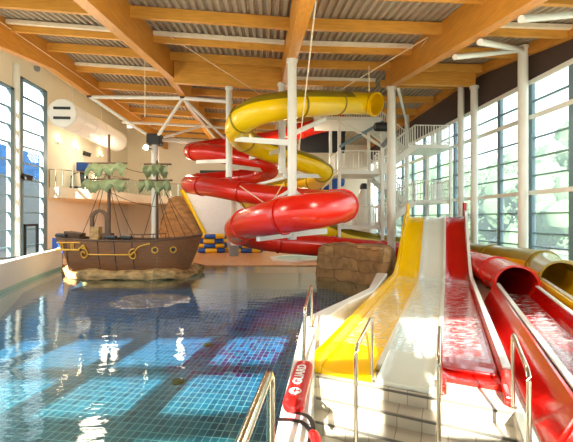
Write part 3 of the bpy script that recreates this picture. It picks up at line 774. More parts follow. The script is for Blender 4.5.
def text_mesh(word, size, origin, xdir, ydir, name, m, parent, thick=.004):
    cu = bpy.data.curves.new('t', 'FONT'); cu.body = word; cu.size = size; cu.extrude = thick / 2; cu.align_x = 'CENTER'; cu.align_y = 'CENTER'; cu.offset = .003
    o = bpy.data.objects.new('t', cu); COL.objects.link(o)
    dg = bpy.context.evaluated_depsgraph_get(); me = bpy.data.meshes.new_from_object(o.evaluated_get(dg))
    bpy.data.objects.remove(o); 
    zz = xdir.cross(ydir).normalized(); mb = MB()
    mb.add([origin + xdir * v.co.x + ydir * v.co.y + zz * v.co.z for v in me.vertices], [tuple(p.vertices) for p in me.polygons])
    bpy.data.meshes.remove(me)
    return mb.build(name, m, parent)
top = V((0, 0, .0845))
text_mesh('GUARD', .15, g0_ + ax * (ln * .43) + top, -ax, -sx if (-ax).cross(-sx).z > 0 else sx, 'lettering', M['lettering'], t)
mb = MB(); c = g0_ + ax * (ln * .8) + top
R = Matrix.Identity(3)
mb.lathe(c - V((0, 0, .002)), [(.066, 0), (.066, .004)], 24); mb.build('badge', M['lettering'], t)
mb = MB(); mb.bar(c + V((0, 0, .004)) - ax * .05, c + V((0, 0, .004)) + ax * .05, .02, .004); mb.bar(c + V((0, 0, .004)) - sx * .05, c + V((0, 0, .004)) + sx * .05, .02, .004); mb.build('badge_cross', M['guard_red'], t)
e = g1_ + V((0, 0, -.05))
strap = catmull([g1_ + V((0, 0, -.02)), gp(308, 417, .73), gp(313, 428, .74), gp(311, 440, .74), gp(306, 450, .74)], 6)
mb = MB(); mb.sweep(strap, [(-.022, 0), (.022, 0), (.022, .008), (-.022, .008)], closed=True); mb.build('strap', M['black'], t)
strap = catmull([gp(277, 420, .712), gp(290, 420.5, .712), gp(302, 423, .712), gp(310, 432, .72), gp(309, 448, .72)], 6)
mb = MB(); mb.sweep(strap, [(-.022, 0), (.022, 0), (.022, .008), (-.022, .008)], closed=True)
mb.build('webbing_strap', M['black'], label='black webbing strap lying across the white kerb', cat='strap')
mb = MB(); c = gp(314, 440, .78); mb.tube(catmull([gp(312, 434, .74), gp(315, 437, .8), gp(317, 446, .78), gp(318, 470, .74)], 4), [.02] + [.045] * 11 + [.03], 12)
mb.build('float_handle', M['guard_red'], smooth=True, label='small red float end at the bottom edge beside steps', cat='float')
# drains on the pool floor
for (px, py, r, lb_) in ((178, 382, .15, 'round olive drain cover on the sunlit pool floor, nearer one'), (208, 345, .15, 'round olive drain cover on the pool floor, farther one')):
    c = gp(px, py, -1.2); mb = MB(); mb.lathe(c, [(r, 0), (r, .02), (r * .8, .03), (r * .75, .022), (r * .3, .03)], 24); mb.build('drain_cover', M['drain'], smooth=False, label=lb_, cat='drain')

# ------------------------------------------------------------------ rocks
def rock(name, outline, z0, z1, m, label, amp=.18, seed=0, nz=9, taper=.12, under=0):
    n = len(outline); c = sum((V((p.x, p.y, 0)) for p in outline), V()) / n
    dense = catmull([V((p.x, p.y, 0)) for p in outline] + [V((outline[0].x, outline[0].y, 0))], 8)[:-1]
    mb = MB(); vs = []; nn = len(dense)
    for j in range(nz + 1):
        s = j / nz
        for p in dense:
            q = c + (p - c) * (1 - taper * s * s - (.12 if s > .95 else 0)); q.z = z0 + (z1 - z0) * s
            if under and q.z < -.02: q = V(((c + (q - c) * under).x, (c + (q - c) * under).y, q.z))
            d = (p - c).normalized()
            w = noise.noise(V((q.x * .9 + seed, q.y * .9, q.z * 1.6))) + .5 * noise.noise(V((q.x * 2.3 + seed, q.y * 2.3, q.z * 3.6)))
            st = .35 * math.sin(q.z * 9 + noise.noise(V((q.x, q.y, seed))) * 3)
            q += d * amp * (w + st) * (.6 if j else .2); q.z += amp * .7 * w * s
            vs.append(q)
    fs = [(j * nn + k, j * nn + (k + 1) % nn, (j + 1) * nn + (k + 1) % nn, (j + 1) * nn + k) for j in range(nz) for k in range(nn)]
    cen = V((c.x, c.y, z1 + .03)); vs.append(cen)
    fs += [(nz * nn + k, nz * nn + (k + 1) % nn, len(vs) - 1) for k in range(nn)] + [tuple(range(nn))[::-1]]
    mb.add(vs, fs); return mb.build(name, m, smooth=True, label=label, cat='rock')
rock('rock_wall', [gp(317, 279, 0), gp(340, 281, 0), gp(365, 285, 0), gp(384, 289, 0), cw(4.3, 14.6, 0), cw(4.9, 16.2, 0), cw(4.4, 17.4, 0), cw(3.0, 17.6, 0), cw(1.6, 17.4, 0)], -1.2, 1.5, M['rock_blocks'],
     'brown sculpted rock wall rising from the water below red tube exit', .16, 3, 14, .05)
rock('ship_rock', [gp(60, 272, 0), gp(68, 278, 0), gp(90, 280, 0), gp(125, 280, 0), gp(160, 280, 0), gp(186, 278, 0), gp(200, 272, 0), cw(-4.3, 18.2, 0), cw(-7, 18.6, 0), cw(-10, 18.4, 0)], -.5, .42, M['rock'],
     'sandy rock ledge in the pool carrying the pirate ship', .2, 9, 9, .02, under=.72)
rock('rock_mound', [pix(158, 250, 30.3), pix(175, 250, 30.1), pix(198, 250, 30.1), pix(206, 250, 31), pix(202, 250, 31.8), pix(162, 250, 31.8)], .05, 4.6, M['rock_brown'],
     'tall brown rock mound behind the bow of the ship', .25, 21, 12, .55)

# ------------------------------------------------------------------ pirate ship
SY = 16.6
def SH(px, z, dy=0):                # point on the ship's centre plane
    Y = SY + dy; return cw((px - CX) / F * SY, Y, z)
ship = thing('pirate_ship', SH(130, .4), 'brown wooden pirate ship with gold trim on the sandy rock', 'ship')
st_n = 22; xs = [67 + (202 - 67) * i / st_n for i in range(st_n + 1)]
def gun(px):                        # gunwale height
    s = (px - 67) / 135; return 1.66 + .12 * (1 - s) ** 3 + .24 * max(0, s - .55) ** 2 / .2
def beamw(px):
    s = max(0, (px - 67) / 135); return 1.0 * (.72 + .28 * math.sin(min(1, s * 2) * PI / 2)) * (1 if s < .6 else max(.03, 1 - ((s - .6) / .4) ** 2.2))
mb = MB(); vs = []; nv = 7; per = 2 * nv
for px in xs:
    s = (px - 67) / 135
    for side in (-1, 1):
        for j in range(nv):
            q = j / (nv - 1)
            w = beamw(px) * (.62 + .38 * q ** .6)
            off = (5 * (1 - q) if s < .02 else 0) - (13 * (1 - q) ** 1.2 * max(0, (s - .75) / .25))
            off += (6 * (1 - q)) * max(0, 1 - s * 12)
            vs.append(SH(px + off, .33 + (gun(px) - .33) * q, side * w))
fs = []
for i in range(st_n):
    for side in (0, 1):
        for j in range(nv - 1):
            a = i * per + side * nv + j; fs.append((a, a + 1, a + per + 1, a + per))
    a = i * per; fs.append((a, a + per, a + per + nv, a + nv)); a += nv - 1
for e in (0, st_n * per): fs += [(e + j, e + j + 1, e + nv + j + 1, e + nv + j) for j in range(nv - 1)]
mb.add(vs, fs); hull = mb.build('hull', M['hull'], ship, smooth=True)
mb = MB(); vs = [SH(px, gun(px) - .22, sd * beamw(px) * .96) for px in xs for sd in (-1, 1)]
mb.add(vs, [(2 * i, 2 * i + 1, 2 * i + 3, 2 * i + 2) for i in range(st_n)]); mb.build('deck', M['timber'], ship)
def hp(px, z, out=.03):             # point on the hull's near side
    q = (z - .33) / (gun(px) - .33); q = max(0, min(1, q))
    return SH(px, z, -beamw(px) * (.62 + .38 * q ** .6) - out)
mb = MB(); mb.tube([SH(px, gun(px) + .02, -beamw(px)) for px in xs], .045, 8); mb.build('gunwale', M['timber'], hull, smooth=True)
mb = MB(); mb.tube([SH(px, gun(px) + .02, beamw(px)) for px in xs], .045, 8); mb.build('gunwale', M['timber'], hull, smooth=True)
def gold(pts, r=.04, n='gold_trim'): mb = MB(); mb.tube(pts, r, 8); return mb.build(n, M['gold'], ship, smooth=True)
gold([hp(px, 1.3, .06) for px in range(66, 92, 4)], .045)
gold([hp(px, 1.62, .04) for px in range(67, 92, 4)], .03)
for px in (71, 73, 82, 84): gold([hp(px, 1.3, .05), hp(px, 1.58, .05)], .028, 'baluster')
def scroll(cx, cz, flip):
    pts = []
    for i in range(22):
        a = i / 21 * 2.6 * PI; r = (.06 + .028 * a)
        pts.append(hp(cx + flip * r * math.cos(a) * 16, cz + r * math.sin(a) * .9 - .02, .06))
    return pts
gold(scroll(94, 1.15, 1), .032, 'scroll'); gold(scroll(142, 1.12, -1), .032, 'scroll')
gold(catmull([hp(88, 1.3, .06), hp(92, 1.42, .06), hp(94.5, 1.5, .06), hp(96, 1.36, .06)], 5), .035, 'scroll')
gold(catmull([hp(143, 1.2, .06), hp(147, 1.42, .06), hp(152, 1.52, .06), hp(158, 1.58, .06)], 5), .03, 'scroll')
gold([hp(px, 1.1, .05) for px in range(97, 142, 4)], .03)
for px in (76, 108, 124, 141): 
    mb = MB(); mb.tube([hp(px, .4, .0), hp(px, .9, .0), hp(px, gun(px), .0)], .022, 6); mb.build('plank_rib', M['dark'], ship)
for px in (162, 178):
    c = hp(px, 1.3, .02); n_ = (hp(px, 1.3, .2) - hp(px, 1.3, 0)).normalized()
    tx = (hp(px + 1, 1.3) - hp(px - 1, 1.3)).normalized(); tz = n_.cross(tx).normalized()
    ringp = [c + tx * .12 * math.cos(2 * PI * i / 20) + tz * .12 * math.sin(2 * PI * i / 20) for i in range(20)]
    mb = MB(); mb.tube(ringp, .032, 8, closed=True); po = mb.build('porthole', M['gold'], ship, smooth=True)
    mb = MB(); mb.add([q + n_ * .004 for q in ringp], [tuple(range(20))]); mb.build('port_glass', M['dark'], po)
for (px, z1, r) in ((109, 6.55, .085), (157, 5.35, .075)):
    mb = MB(); mb.tube([SH(px, 1.3), SH(px, z1)], [r, r * .65], 12); mb.build('mast', M['timber'], ship, smooth=True)
def yz(py, Y=SY): return H - (py - HY) / F * Y
def sail(px0, px1, py0, py1, seed):
    zt, zb = yz(py0), yz(py1); n = 22; rows_ = 6; vs = []; fs = []
    for i in range(n + 1):
        s = i / n
        low = .45 + .55 * abs(math.sin(s * PI * 3.2 + seed)) ** .7 + .18 * noise.noise(V((s * 9, seed, 0)))
        if i % 2: low *= .86
        for j in range(rows_ + 1):
            q = j / rows_; d = -.13 - .22 * math.sin(q * PI * .8) + .06 * math.sin(s * 20 + seed)
            vs.append(SH(px0 + (px1 - px0) * s + 1.5 * math.sin(q * 4 + seed), zt + .05 * math.sin(s * 9 + seed) - (zt - zb) * q * low, d))
    for i in range(n):
        for j in range(rows_):
            a = i * (rows_ + 1) + j; fs.append((a, a + 1, a + rows_ + 2, a + rows_ + 1))
    mb = MB(); mb.add(vs, fs); so = mb.build('sail', M['sail'], ship, smooth=True)
    y = MB(); y.tube([SH(px0 - 1, zt + .02, -.1), SH(px1 + 1, zt + .02, -.1)], .04, 8); y.build('yard', M['timber'], ship, smooth=True)
sail(89, 127, 164, 178, 1.1); sail(86, 129, 180, 193, 2.3); sail(146, 171, 165, 179, 3.6); sail(141, 172, 181, 194, 5.0)
# rigging
for i, (a, b) in enumerate((((109, 5.2), (80, 1.7)), ((109, 5.2), (90, 1.65)), ((109, 4.6), (136, 1.62)), ((109, 4.4), (122, 1.62)), ((109, 3.9), (157, 3.2)), ((157, 4.6), (194, 1.9)), ((157, 4.9), (186, 1.8)),
                            ((157, 4.2), (142, 1.62)), ((157, 4.2), (170, 1.66)), ((157, 4.2), (176, 1.7)), ((109, 5.3), (157, 4.7)))):
    mb = MB(); mid = (SH(*a) + SH(*b)) / 2 - V((0, 0, .12)); mb.tube(catmull([SH(*a), mid, SH(*b)], 5), .014, 5); mb.build('rigging_line', M['rope'], ship)
# deckhouse arch, crates, cannons
zb = 1.4
arch = [SH(92, zb)] + [SH(99.5 + 7.5 * math.cos(PI - q * PI / 10), 2.65 + .38 * math.sin(q * PI / 10)) for q in range(11)] + [SH(107, zb)]
mb = MB(); mb.sweep(arch, [(-.07, -.07), (.07, -.07), (.07, .07), (-.07, .07)], closed=True); mb.build('hatch_arch', M['timber'], ship)
mb = MB(); mb.box(SH(96, 1.85), (.42, .4, .9)); mb.build('hatch_box', M['rock'], ship, bevel=.03)
mb = MB(); mb.box(SH(73, 1.8, .1), (.72, .6, .5), Matrix.Rotation(.15, 3, 'Y')); mb.build('deck_crate', M['timber'], ship, bevel=.03)
mb = MB(); mb.box(SH(107, 1.72, .1), (.42, .42, .55)); mb.build('deck_crate', M['timber'], ship, bevel=.03)
for px in (69, 118, 133):
    c = SH(px, gun(px) + .14, -beamw(px) * .7)
    mb = MB(); mb.tube([c + V((-.28, .1, 0)), c + V((-.1, 0, 0)), c + V((.12, -.15, .02)), c + V((.34, -.3, .03))], [.09, .11, .085, .075], 12); ca = mb.build('cannon', M['dark'], ship, smooth=True)
    mb = MB(); mb.box(c - V((0, 0, .14)), (.36, .26, .2)); mb.build('carriage', M['timber'], ca)
mb = MB(); mb.tube([SH(px, gun(px) + .3, -beamw(px) * .9) for px in (138, 150, 162, 172)], .025, 6); mb.build('side_rail', M['timber'], ship)
for px in (140, 150, 160, 171):
    mb = MB(); mb.tube([SH(px, gun(px), -beamw(px) * .9), SH(px, gun(px) + .3, -beamw(px) * .9)], .02, 6); mb.build('rail_post', M['timber'], ship)
# bowsprit
# water jet and splash
mb = MB(); mb.tube(catmull([SH(158, 1.75, -1.2), pix(156.5, 255, 14.6), pix(153.5, 275, 13.4), gp(150.5, 301, .0)], 6), [.018] * 12 + [.03] * 7, 8)
mb.build('water_jet', M['jet'], smooth=True, label='thin stream of water falling from ship into the pool', cat='water jet')
c = gp(149, 301, .0); mb = MB(); vs = [c + V((0, 0, .10))]; n = 40
prf = [(.08, .05), (.16, .012), (.32, .022), (.48, .01), (.64, .018), (.84, .008), (1.04, .012), (1.25, .004)]
for r, z in prf:
    vs += [c + V((r * math.cos(2 * PI * k / n) * (1 + .35 * noise.noise(V((k * .8, r * 2, 0)))), r * .85 * math.sin(2 * PI * k / n), z + .006 * noise.noise(V((k * .9, r * 5, 2))) + .006)) for k in range(n)]
fs = [(0, 1 + k, 1 + (k + 1) % n) for k in range(n)] + [(1 + j * n + k, 1 + (j + 1) * n + k, 1 + (j + 1) * n + (k + 1) % n, 1 + j * n + (k + 1) % n) for j in range(len(prf) - 1) for k in range(n)]
mb.add(vs, fs); mb.build('water_splash', M['splash'], smooth=True, label='round rippling splash where the thin stream hits the pool', cat='splash')

# ------------------------------------------------------------------ inflatable rafts
def raft(c, rot, label, a_, b_):
    t = thing('inflatable_raft', c, label, 'raft', 'inflatable rafts stacked on the far deck')
    n = 36; R = Matrix.Rotation(rot, 3, 'Z')
    def el(s, ra, rb): return [c + R @ V((ra * math.cos(q), rb * math.sin(q), .17)) for q in [s[0] + (s[1] - s[0]) * i / n for i in range(n + 1)]]
    mb = MB(); mb.tube(el((0, 2 * PI), 1.05, .68)[:-1], .17, 12, closed=True); mb.build('ring_tube', M[a_], t, smooth=True)
    for s in ((-.5, .5), (PI - .5, PI + .5), (PI * 1.38, PI * 1.62)):
        mb = MB(); mb.tube(el(s, 1.05, .68), .185, 12); mb.build('end_sleeve', M[b_], t, smooth=True)
    mb = MB(); mb.slab([tuple((c + R @ V((.95 * math.cos(2 * PI * i / 24), .6 * math.sin(2 * PI * i / 24), 0))).xy) for i in range(24)], c.z + .06, c.z + .1); mb.build('raft_floor', M[b_], t)
wd = ['bottom', 'second', 'third', 'top']
for si, (px, nm) in enumerate(((213, 'left'), (248, 'right'))):
    for j in range(4):
        c = cw((px - CX) / F * 28 + random.uniform(-.12, .12), 28 + random.uniform(-.1, .1), .05 + .36 * j)
        if j == 3 and si == 1: continue
        a_, b_ = ('blue', 'yellow_vinyl') if (j + si) % 2 == 0 else ('yellow_vinyl', 'blue')
        raft(c, random.uniform(-.12, .12), '%s raft of the %s stack, %s ring with %s sleeves' % (wd[j], nm, a_.split('_')[0], b_.split('_')[0]), a_, b_)

# round paddling basin on the far deck
c = gp(297, 259, .05)
t = thing('round_basin', c, 'low round white rimmed basin on far deck behind the water', 'basin')
mb = MB(); mb.lathe(c, [(1.75, 0), (1.75, .12), (1.45, .12), (1.4, .04)], 40); mb.build('rim', M['white_gloss'], t, smooth=True)
mb = MB(); mb.lathe(c + V((0, 0, .06)), [(1.42, 0), (1.42, .02)], 40); mb.build('water', M['aqua'], t)
# white panel with yellow edge
mb = MB(); P = [pix(182, 190, 29.6), pix(247, 188, 29.6), pix(247, 250, 29.6), pix(213, 250, 29.6)]
P[2].z = P[3].z = .05
t = thing('play_panel', V((P[3].x, P[3].y, .05)), 'large pale panel with yellow sloping edge behind the raft stacks', 'panel')
mb.add(P + [q + V((0, .12, 0)) for q in P], [(0, 1, 2, 3), (7, 6, 5, 4)] + [(i, (i + 1) % 4, 4 + (i + 1) % 4, 4 + i) for i in range(4)]); mb.build('board', M['render_pale'], t)
mb = MB(); mb.tube([P[1] + V((-3.6, -.15, 0)), P[0] + V((0, -.15, 0)), P[3] + V((0, -.15, .2))], .2, 10); mb.build('yellow_edge', M['yellow'], t, smooth=True)

# ------------------------------------------------------------------ balcony and back wall
bz0, bz1 = 3.98, 4.62
edge = [V((XL + .02, 23.2, 0)), V((XL + .9, 23.6, 0)), V((XL + 2.0, 25.3, 0)), V((XL + 2.7, 28, 0)), V((XL + 3.2, 31.2, 0)), V((XL + 5, 32.4, 0)), V((XL + 9, 32.7, 0)), V((-2.4, 32.8, 0))]
ed = catmull(edge, 5)
t = thing('balcony', (XL + 1.4, 26, bz0), 'cream curved balcony with glass railing along left and back walls', 'balcony')
mb = MB(); mb.slab([(p.x, p.y) for p in ed] + [(-2.4, YB - .02), (XL + .02, YB - .02)], bz0, bz1); mb.build('slab', M['wall_cream'], t)
mb = MB(); mb.add([V((p.x, p.y, z)) for p in ed for z in (bz1 + .05, bz1 + 1.05)], [(2 * i, 2 * i + 2, 2 * i + 3, 2 * i + 1) for i in range(len(ed) - 1)]); mb.build('glass_panel', M['rail_glass'], t)
mb = MB(); mb.tube([p + V((0, 0, bz1 + 1.1)) for p in ed], .03, 8); mb.build('top_rail', M['steel_brushed'], t, smooth=True)
for p in ed[::2]:
    mb = MB(); mb.bar(p + V((0, 0, bz1)), p + V((0, 0, bz1 + 1.1)), .05, .05); mb.build('rail_post', M['steel_brushed'], t)
mb = MB(); mb.box(((-12.3 - 2.4) / 2 + 4.2, YB - .06, 6.6), (6.5, .1, 1.6)); struct(mb, 'window_back', M['dark'])
# exercise machine and figures on the balcony
c = V((XL + 1.2, 25.2, bz1))
c = wx(81, 187, XL + .62); c.z = bz1
t = thing('exercise_machine', c, 'dark exercise machine with blue screen standing on the balcony', 'exercise machine')
mb = MB(); mb.box(c + V((0, 0, .12)), (.8, 1.5, .2)); mb.build('base', M['dark'], t, bevel=.04)
mb = MB(); mb.bar(c + V((0, .6, .2)), c + V((0, .35, 1.5)), .5, .12); mb.build('upright', M['dark'], t)
mb = MB(); mb.box(c + V((0, .3, 1.7)), (.9, .14, .6)); mb.build('console', M['blue'], t, bevel=.03)
for s in (-.4, .4):
    mb = MB(); mb.tube([c + V((s, .4, 1.3)), c + V((s, -.1, 1.15)), c + V((s, -.5, .9)), c + V((s, -.6, .2))], .035, 8); mb.build('arm', M['dark'], t, smooth=True)
# air duct
c0 = wx(62, 113, -11.6); r = .78
t = thing('air_duct', c0, 'fat pale round air duct with slotted end along left wall', 'duct')
Ry = Matrix.Rotation(-PI / 2, 3, 'X')
mb = MB(); mb.lathe(c0, [(r * .93, 0), (r, .07), (r, 7.6)], 32, Ry); mb.build('shell', M['foil'], t, smooth=True)
mb = MB(); mb.tube([c0 + V((r * math.cos(a), .05, r * math.sin(a))) for a in [2 * PI * i / 32 for i in range(32)]], .05, 8, closed=True); mb.build('end_ring', M['white_gloss'], t, smooth=True)
for dz in (.28, -.28):
    mb = MB(); mb.box(c0 + V((0, -.02, dz)), (.95, .04, .16)); mb.build('slot', M['dark'], t, bevel=.02)
for y in (1.2, 2.6, 4.0, 5.4):
    mb = MB(); mb.tube([c0 + V((1.005 * r * math.cos(a), y, 1.005 * r * math.sin(a))) for a in [2 * PI * i / 32 for i in range(32)]], .02, 6, closed=True); mb.build('seam_band', M['white_gloss'], t, smooth=True)
mb = MB(); mb.tube([c0 + V((0, 1.2, r)), V((c0.x, c0.y + 1.2, roof(c0.x, c0.y + 1.2)))], .02, 6); mb.tube([c0 + V((0, 5, r)), V((c0.x, c0.y + 5, roof(c0.x, c0.y + 5)))], .02, 6); mb.build('hanger', M['steel_white'], t)
# small fixtures
def wall_lamp(px, py, label):
    p = wx(px, py, XL + .02); t = thing('wall_lamp', p, label, 'lamp', 'wall lamps above balcony')
    mb = MB(); mb.box(p + V((.08, 0, 0)), (.16, .3, .14)); mb.build('housing', M['white_gloss'], t, bevel=.02)
    mb = MB(); mb.box(p + V((.1, 0, .075)), (.12, .24, .01)); mb.build('lens', M['lamp'], t)
    l = bpy.data.lights.new('wall_lamp_light', 'POINT'); l.energy = 16; l.color = (1, .8, .5); l.shadow_soft_size = .08
    lo = bpy.data.objects.new('wall_lamp_light', l); lo.location = p + V((.3, 0, .25)); COL.objects.link(lo)
wall_lamp(58, 143, 'small lit wall lamp on left wall, nearest the windows'); wall_lamp(76, 149, 'small lit wall lamp on left wall, middle of three'); wall_lamp(100, 156, 'small lit wall lamp on left wall, farthest of three')
p = wx(37, 66, XL + 1.2); p = V((p.x, p.y, p.z)); 
t = thing('security_camera', p, 'small dome camera hanging on a rod above left windows', 'camera')
mb = MB(); mb.tube([p, V((p.x, p.y, roof(p.x, p.y)))], .025, 8); mb.build('rod', M['steel_white'], t)
mb = MB(); mb.lathe(p - V((0, 0, .3)), [(.03, 0), (.12, .05), (.15, .15), (.15, .26), (.04, .3)], 16); mb.build('dome', M['grey'], t, smooth=True)
for (px, py, d, lb_) in ((87, 154, .0, 'dark loudspeaker on the left wall above the balcony'), (27, 177, .25, 'black floodlight mounted between the left windows')):
    p = wx(px, py, XL + (.2 if d == 0 else .3)); t = thing('loudspeaker' if d == 0 else 'floodlight', p, lb_, 'loudspeaker' if d == 0 else 'floodlight')
    mb = MB(); mb.box(p, (.36, .5, .3), Matrix.Rotation(.3, 3, 'Y')); mb.build('body', M['dark'], t, bevel=.03)
    mb = MB(); mb.bar(p, p + V((-.3, 0, .0)), .06, .06); mb.build('bracket', M['dark'], t)
# lit floodlight on the tree column
p = pix(147, 148, (cb.x * SA + cb.y * CA) - .45)
t = thing('column_floodlight', p, 'bright lit floodlight on the branching column behind ship', 'floodlight')
mb = MB(); mb.lathe(p, [(.1, 0), (.16, .1), (.16, .16)], 16, Matrix.Rotation(PI / 2, 3, 'X')); mb.build('housing', M['dark'], t, smooth=True)
mlamp = mat('floodlight_lens', (255, 240, 210), .4, emit=(255, 232, 180), estr=120)
mb = MB(); mb.lathe(p + V((0, -.17, 0)), [(.14, 0), (.14, .02)], 16, Matrix.Rotation(PI / 2, 3, 'X')); mb.build('lens', mlamp, t)
mb = MB(); mb.bar(p + V((0, 0, 0)), V((cb.x - .15, cb.y - .1, p.z)), .05, .05); mb.build('bracket', M['dark'], t)
# poolside bits on the left
c = wx(10, 262, -11.6); q0 = pix(-6, 259.5, 14.5); q1 = pix(22, 257, 16.2)
mb = MB(); mb.tube([q0, q1], .05, 8); mb.build('barrier_rail', M['dark'], label='dark horizontal rail above the white pool wall at left', cat='rail')
p0 = V((cw((55 - CX) / F * 20.5, 20.5, 0).x, cw((55 - CX) / F * 20.5, 20.5, 0).y, .05))
t = thing('deck_chair', p0, 'blue slatted chair behind pool wall beside ship stern', 'chair')
mb = MB(); mb.box(p0 + V((0, 0, .6)), (.6, .55, .06)); mb.build('seat', M['blue'], t)
mb = MB(); mb.box(p0 + V((0, .28, 1.05)), (.6, .06, .9)); mb.build('backrest', M['blue'], t)
for a in (-.26, .26):
    for b in (-.24, .24):
        mb = MB(); mb.bar(p0 + V((a, b, 0)), p0 + V((a, b, .6)), .05, .05); mb.build('leg', M['dark'], t)
    mb = MB(); mb.box(p0 + V((a * 1.1, 0, .85)), (.05, .5, .05)); mb.build('armrest', M['dark'], t)

# ------------------------------------------------------------------ stair tower
def rail_mb(pts, h=1.05, sp=.15):
    mb = MB()
    for a, b in zip(pts[:-1], pts[1:]):
        mb.tube([a + V((0, 0, h)), b + V((0, 0, h))], .03, 6); mb.tube([a + V((0, 0, .12)), b + V((0, 0, .12))], .02, 5)
        n = max(1, int((b - a).length / sp))
        for i in range(n + 1):
            p = a.lerp(b, i / n); mb.bar(p, p + V((0, 0, h)), .032 if i % 7 else .06, .032 if i % 7 else .06)
    return mb
TY0, TY1 = 19.3, 21.7
def tx(px, Y=20.3): return cw((px - CX) / F * Y, Y, 0).x
xl0, xl1, xr0, xr1 = tx(336), tx(378), tx(411), tx(446)
def landing(name, x0, x1, z, label, rails):
    t = thing(name, ((x0 + x1) / 2, (TY0 + TY1) / 2, z - .2), label, 'stair landing')
    mb = MB(); mb.box(((x0 + x1) / 2, (TY0 + TY1) / 2, z - .1), (x1 - x0, TY1 - TY0, .2)); mb.build('slab', M['steel_white'], t)
    c = {'a': V((x0, TY0, z)), 'b': V((x1, TY0, z)), 'c': V((x1, TY1, z)), 'd': V((x0, TY1, z))}
    for r in rails:
        rail_mb([c[k] for k in r]).build('railing', M['steel_white'], t)
zL1, zR2, zL2, zR1, zT = 2.3, 3.7, 5.3, 6.75, 8.2
landing('tower_landing', xl0, xl1, zL1, 'lowest white landing on the left side of stair tower', ('ab', 'ad'))
landing('tower_landing', xl0, xl1, zL2, 'middle white landing on the left side of stair tower', ('ab', 'ad'))
landing('tower_platform', tx(318), xl1, zT, 'top white platform of stair tower beneath the yellow flume mouth', ('ad', 'dc'))
landing('tower_landing', xr0, xr1, zR2, 'lower white landing on the right side of stair tower', ('abc',))
landing('tower_landing', xr0, xr1, zR1, 'upper white landing on the right side of stair tower', ('abc',))
def flight(xa, za, xb, zb_, y0, y1, label):
    t = thing('stair_flight', (xa, (y0 + y1) / 2, za), label, 'stair flight')
    for y in (y0, y1):
        mb = MB(); mb.bar((xa, y, za - .12), (xb, y, zb_ - .12), .07, .32); mb.build('stringer', M['steel_white'], t)
        rail_mb([V((xa, y, za)), V((xb, y, zb_))]).build('railing', M['steel_white'], t)
    n = max(3, int(abs(zb_ - za) / .18)); 
    for i in range(n):
        s = (i + .5) / n; mb = MB(); mb.box((xa + (xb - xa) * s, (y0 + y1) / 2, za + (zb_ - za) * s - .03), (.26, y1 - y0, .04)); mb.build('tread', M['steel_white'], t)
yA, yB, yC, yD = TY0 + .05, TY0 + 1.05, TY1 - 1.05, TY1 - .05
flight(xl1, zL1, xr0, zR2, yA, yB, 'lowest white stair flight of the tower, rising right')
flight(xr0, zR2, xl1, zL2, yC, yD, 'second white stair flight of the tower, rising left behind')
flight(xl1, zL2, xr0, zR1, yA, yB, 'third white stair flight of the tower, rising right')
flight(xr0, zR1, xl1, zT, yC, yD, 'topmost white stair flight of the tower, rising left behind')
flight(xr1, .1, xl1 + 2.4, zL1 - .6, yC, yD, 'ground stair flight of the tower, mostly hidden by slide lanes') if False else None
k = 0
for x, lb_ in ((xl0, 'left'), (xl1, 'middle')):
    for y, l2 in ((TY0 - .1, 'front'), (TY1 + .1, 'rear')):
        mb = MB(); mb.bar((x, y, .05), (x, y, zT - .2), .16, .16); mb.build('tower_post', M['steel_white'], label='square white %s %s post of the stair tower' % (l2, lb_), cat='post')
for x, y, l2 in ((xr1, TY0 - .1, 'front'), (xr1 - .1, TY1 + .1, 'rear')):
    mb = MB(); mb.bar((x, y, .05), (x, y, zR1 - .2), .14, .14); mb.build('tower_post', M['steel_white'], label='square white %s post under the right stair landings' % l2, cat='post')
# diagonal braces / dark machinery below the top platform
for i, (a, b, lb_) in enumerate((((xl0, zT - .3), (xl1, zL2 + 1.2), 'steel cross brace under the top platform falling right'), ((xl0, zL2 + 1.2), (xl1, zT - .3), 'steel cross brace under the top platform rising right'))):
    mb = MB(); mb.tube([(a[0], TY0 - .25, a[1]), (b[0], TY0 - .25, b[1])], .08, 8); mb.build('cross_brace', M['frame_blue'] if i else M['steel_white'], label=lb_, cat='brace')
p = pix(384, 127, 19.0)
t = thing('pump_unit', p - V((0, 0, .4)), 'dark grey pump machinery beside the yellow flume mouth', 'machine')
mb = MB(); mb.lathe(p - V((.5, 0, 0)), [(.2, 0), (.24, .1), (.24, .7), (.16, .8)], 14, Matrix.Rotation(PI / 2, 3, 'Y')); mb.build('motor', M['dark'], t, smooth=True)
mb = MB(); mb.tube(catmull([p + V((.2, 0, 0)), p + V((.4, 0, -.3)), p + V((.2, 0, -.7)), p + V((-.1, 0, -1.0))], 5), .12, 10); mb.build('pipe', M['grey'], t, smooth=True)
mb = MB(); mb.bar((xl1 - .3, TY0 - .05, zT - .35), p + V((0, 0, -.24)), .1, .1); mb.build('bracket', M['steel_white'], t)
mb = MB(); a, b = pix(300, 140, 25.6), pix(345, 140, 25.6); mb.box((a + b) / 2 + V((0, 0, -.2)), ((b - a).length, .3, 1.4)); mb.box((a + b) / 2 + V((0, 0, .55)), ((b - a).length + .1, .36, .12))
t = thing('start_cabin', V(((a.x + b.x) / 2, (a.y + b.y) / 2, .05)), 'dark cabin on tall posts behind the red flume start', 'cabin')
mb.build('cabin_box', M['dark'], t, bevel=.04)
for q in (a, b):
    mb = MB(); mb.bar(V((q.x, q.y + .35, .05)), V((q.x, q.y + .35, q.z + .6)), .14, .14); mb.build('post', M['steel_white'], t)
c = pix(330, 187, 23.5); mb = MB(); mb.tube(catmull([c + V((-.9, 0, -.5)), c + V((-.2, -.1, -.1)), c + V((.3, 0, .35)), c + V((.9, .1, .3))], 5), [.5 * math.sin(.6 + 2 * i / 15) for i in range(16)], 14)
mb.build('blue_funnel', M['blue'], smooth=True, label='small blue moulded slide piece behind the red coil', cat='slide part')

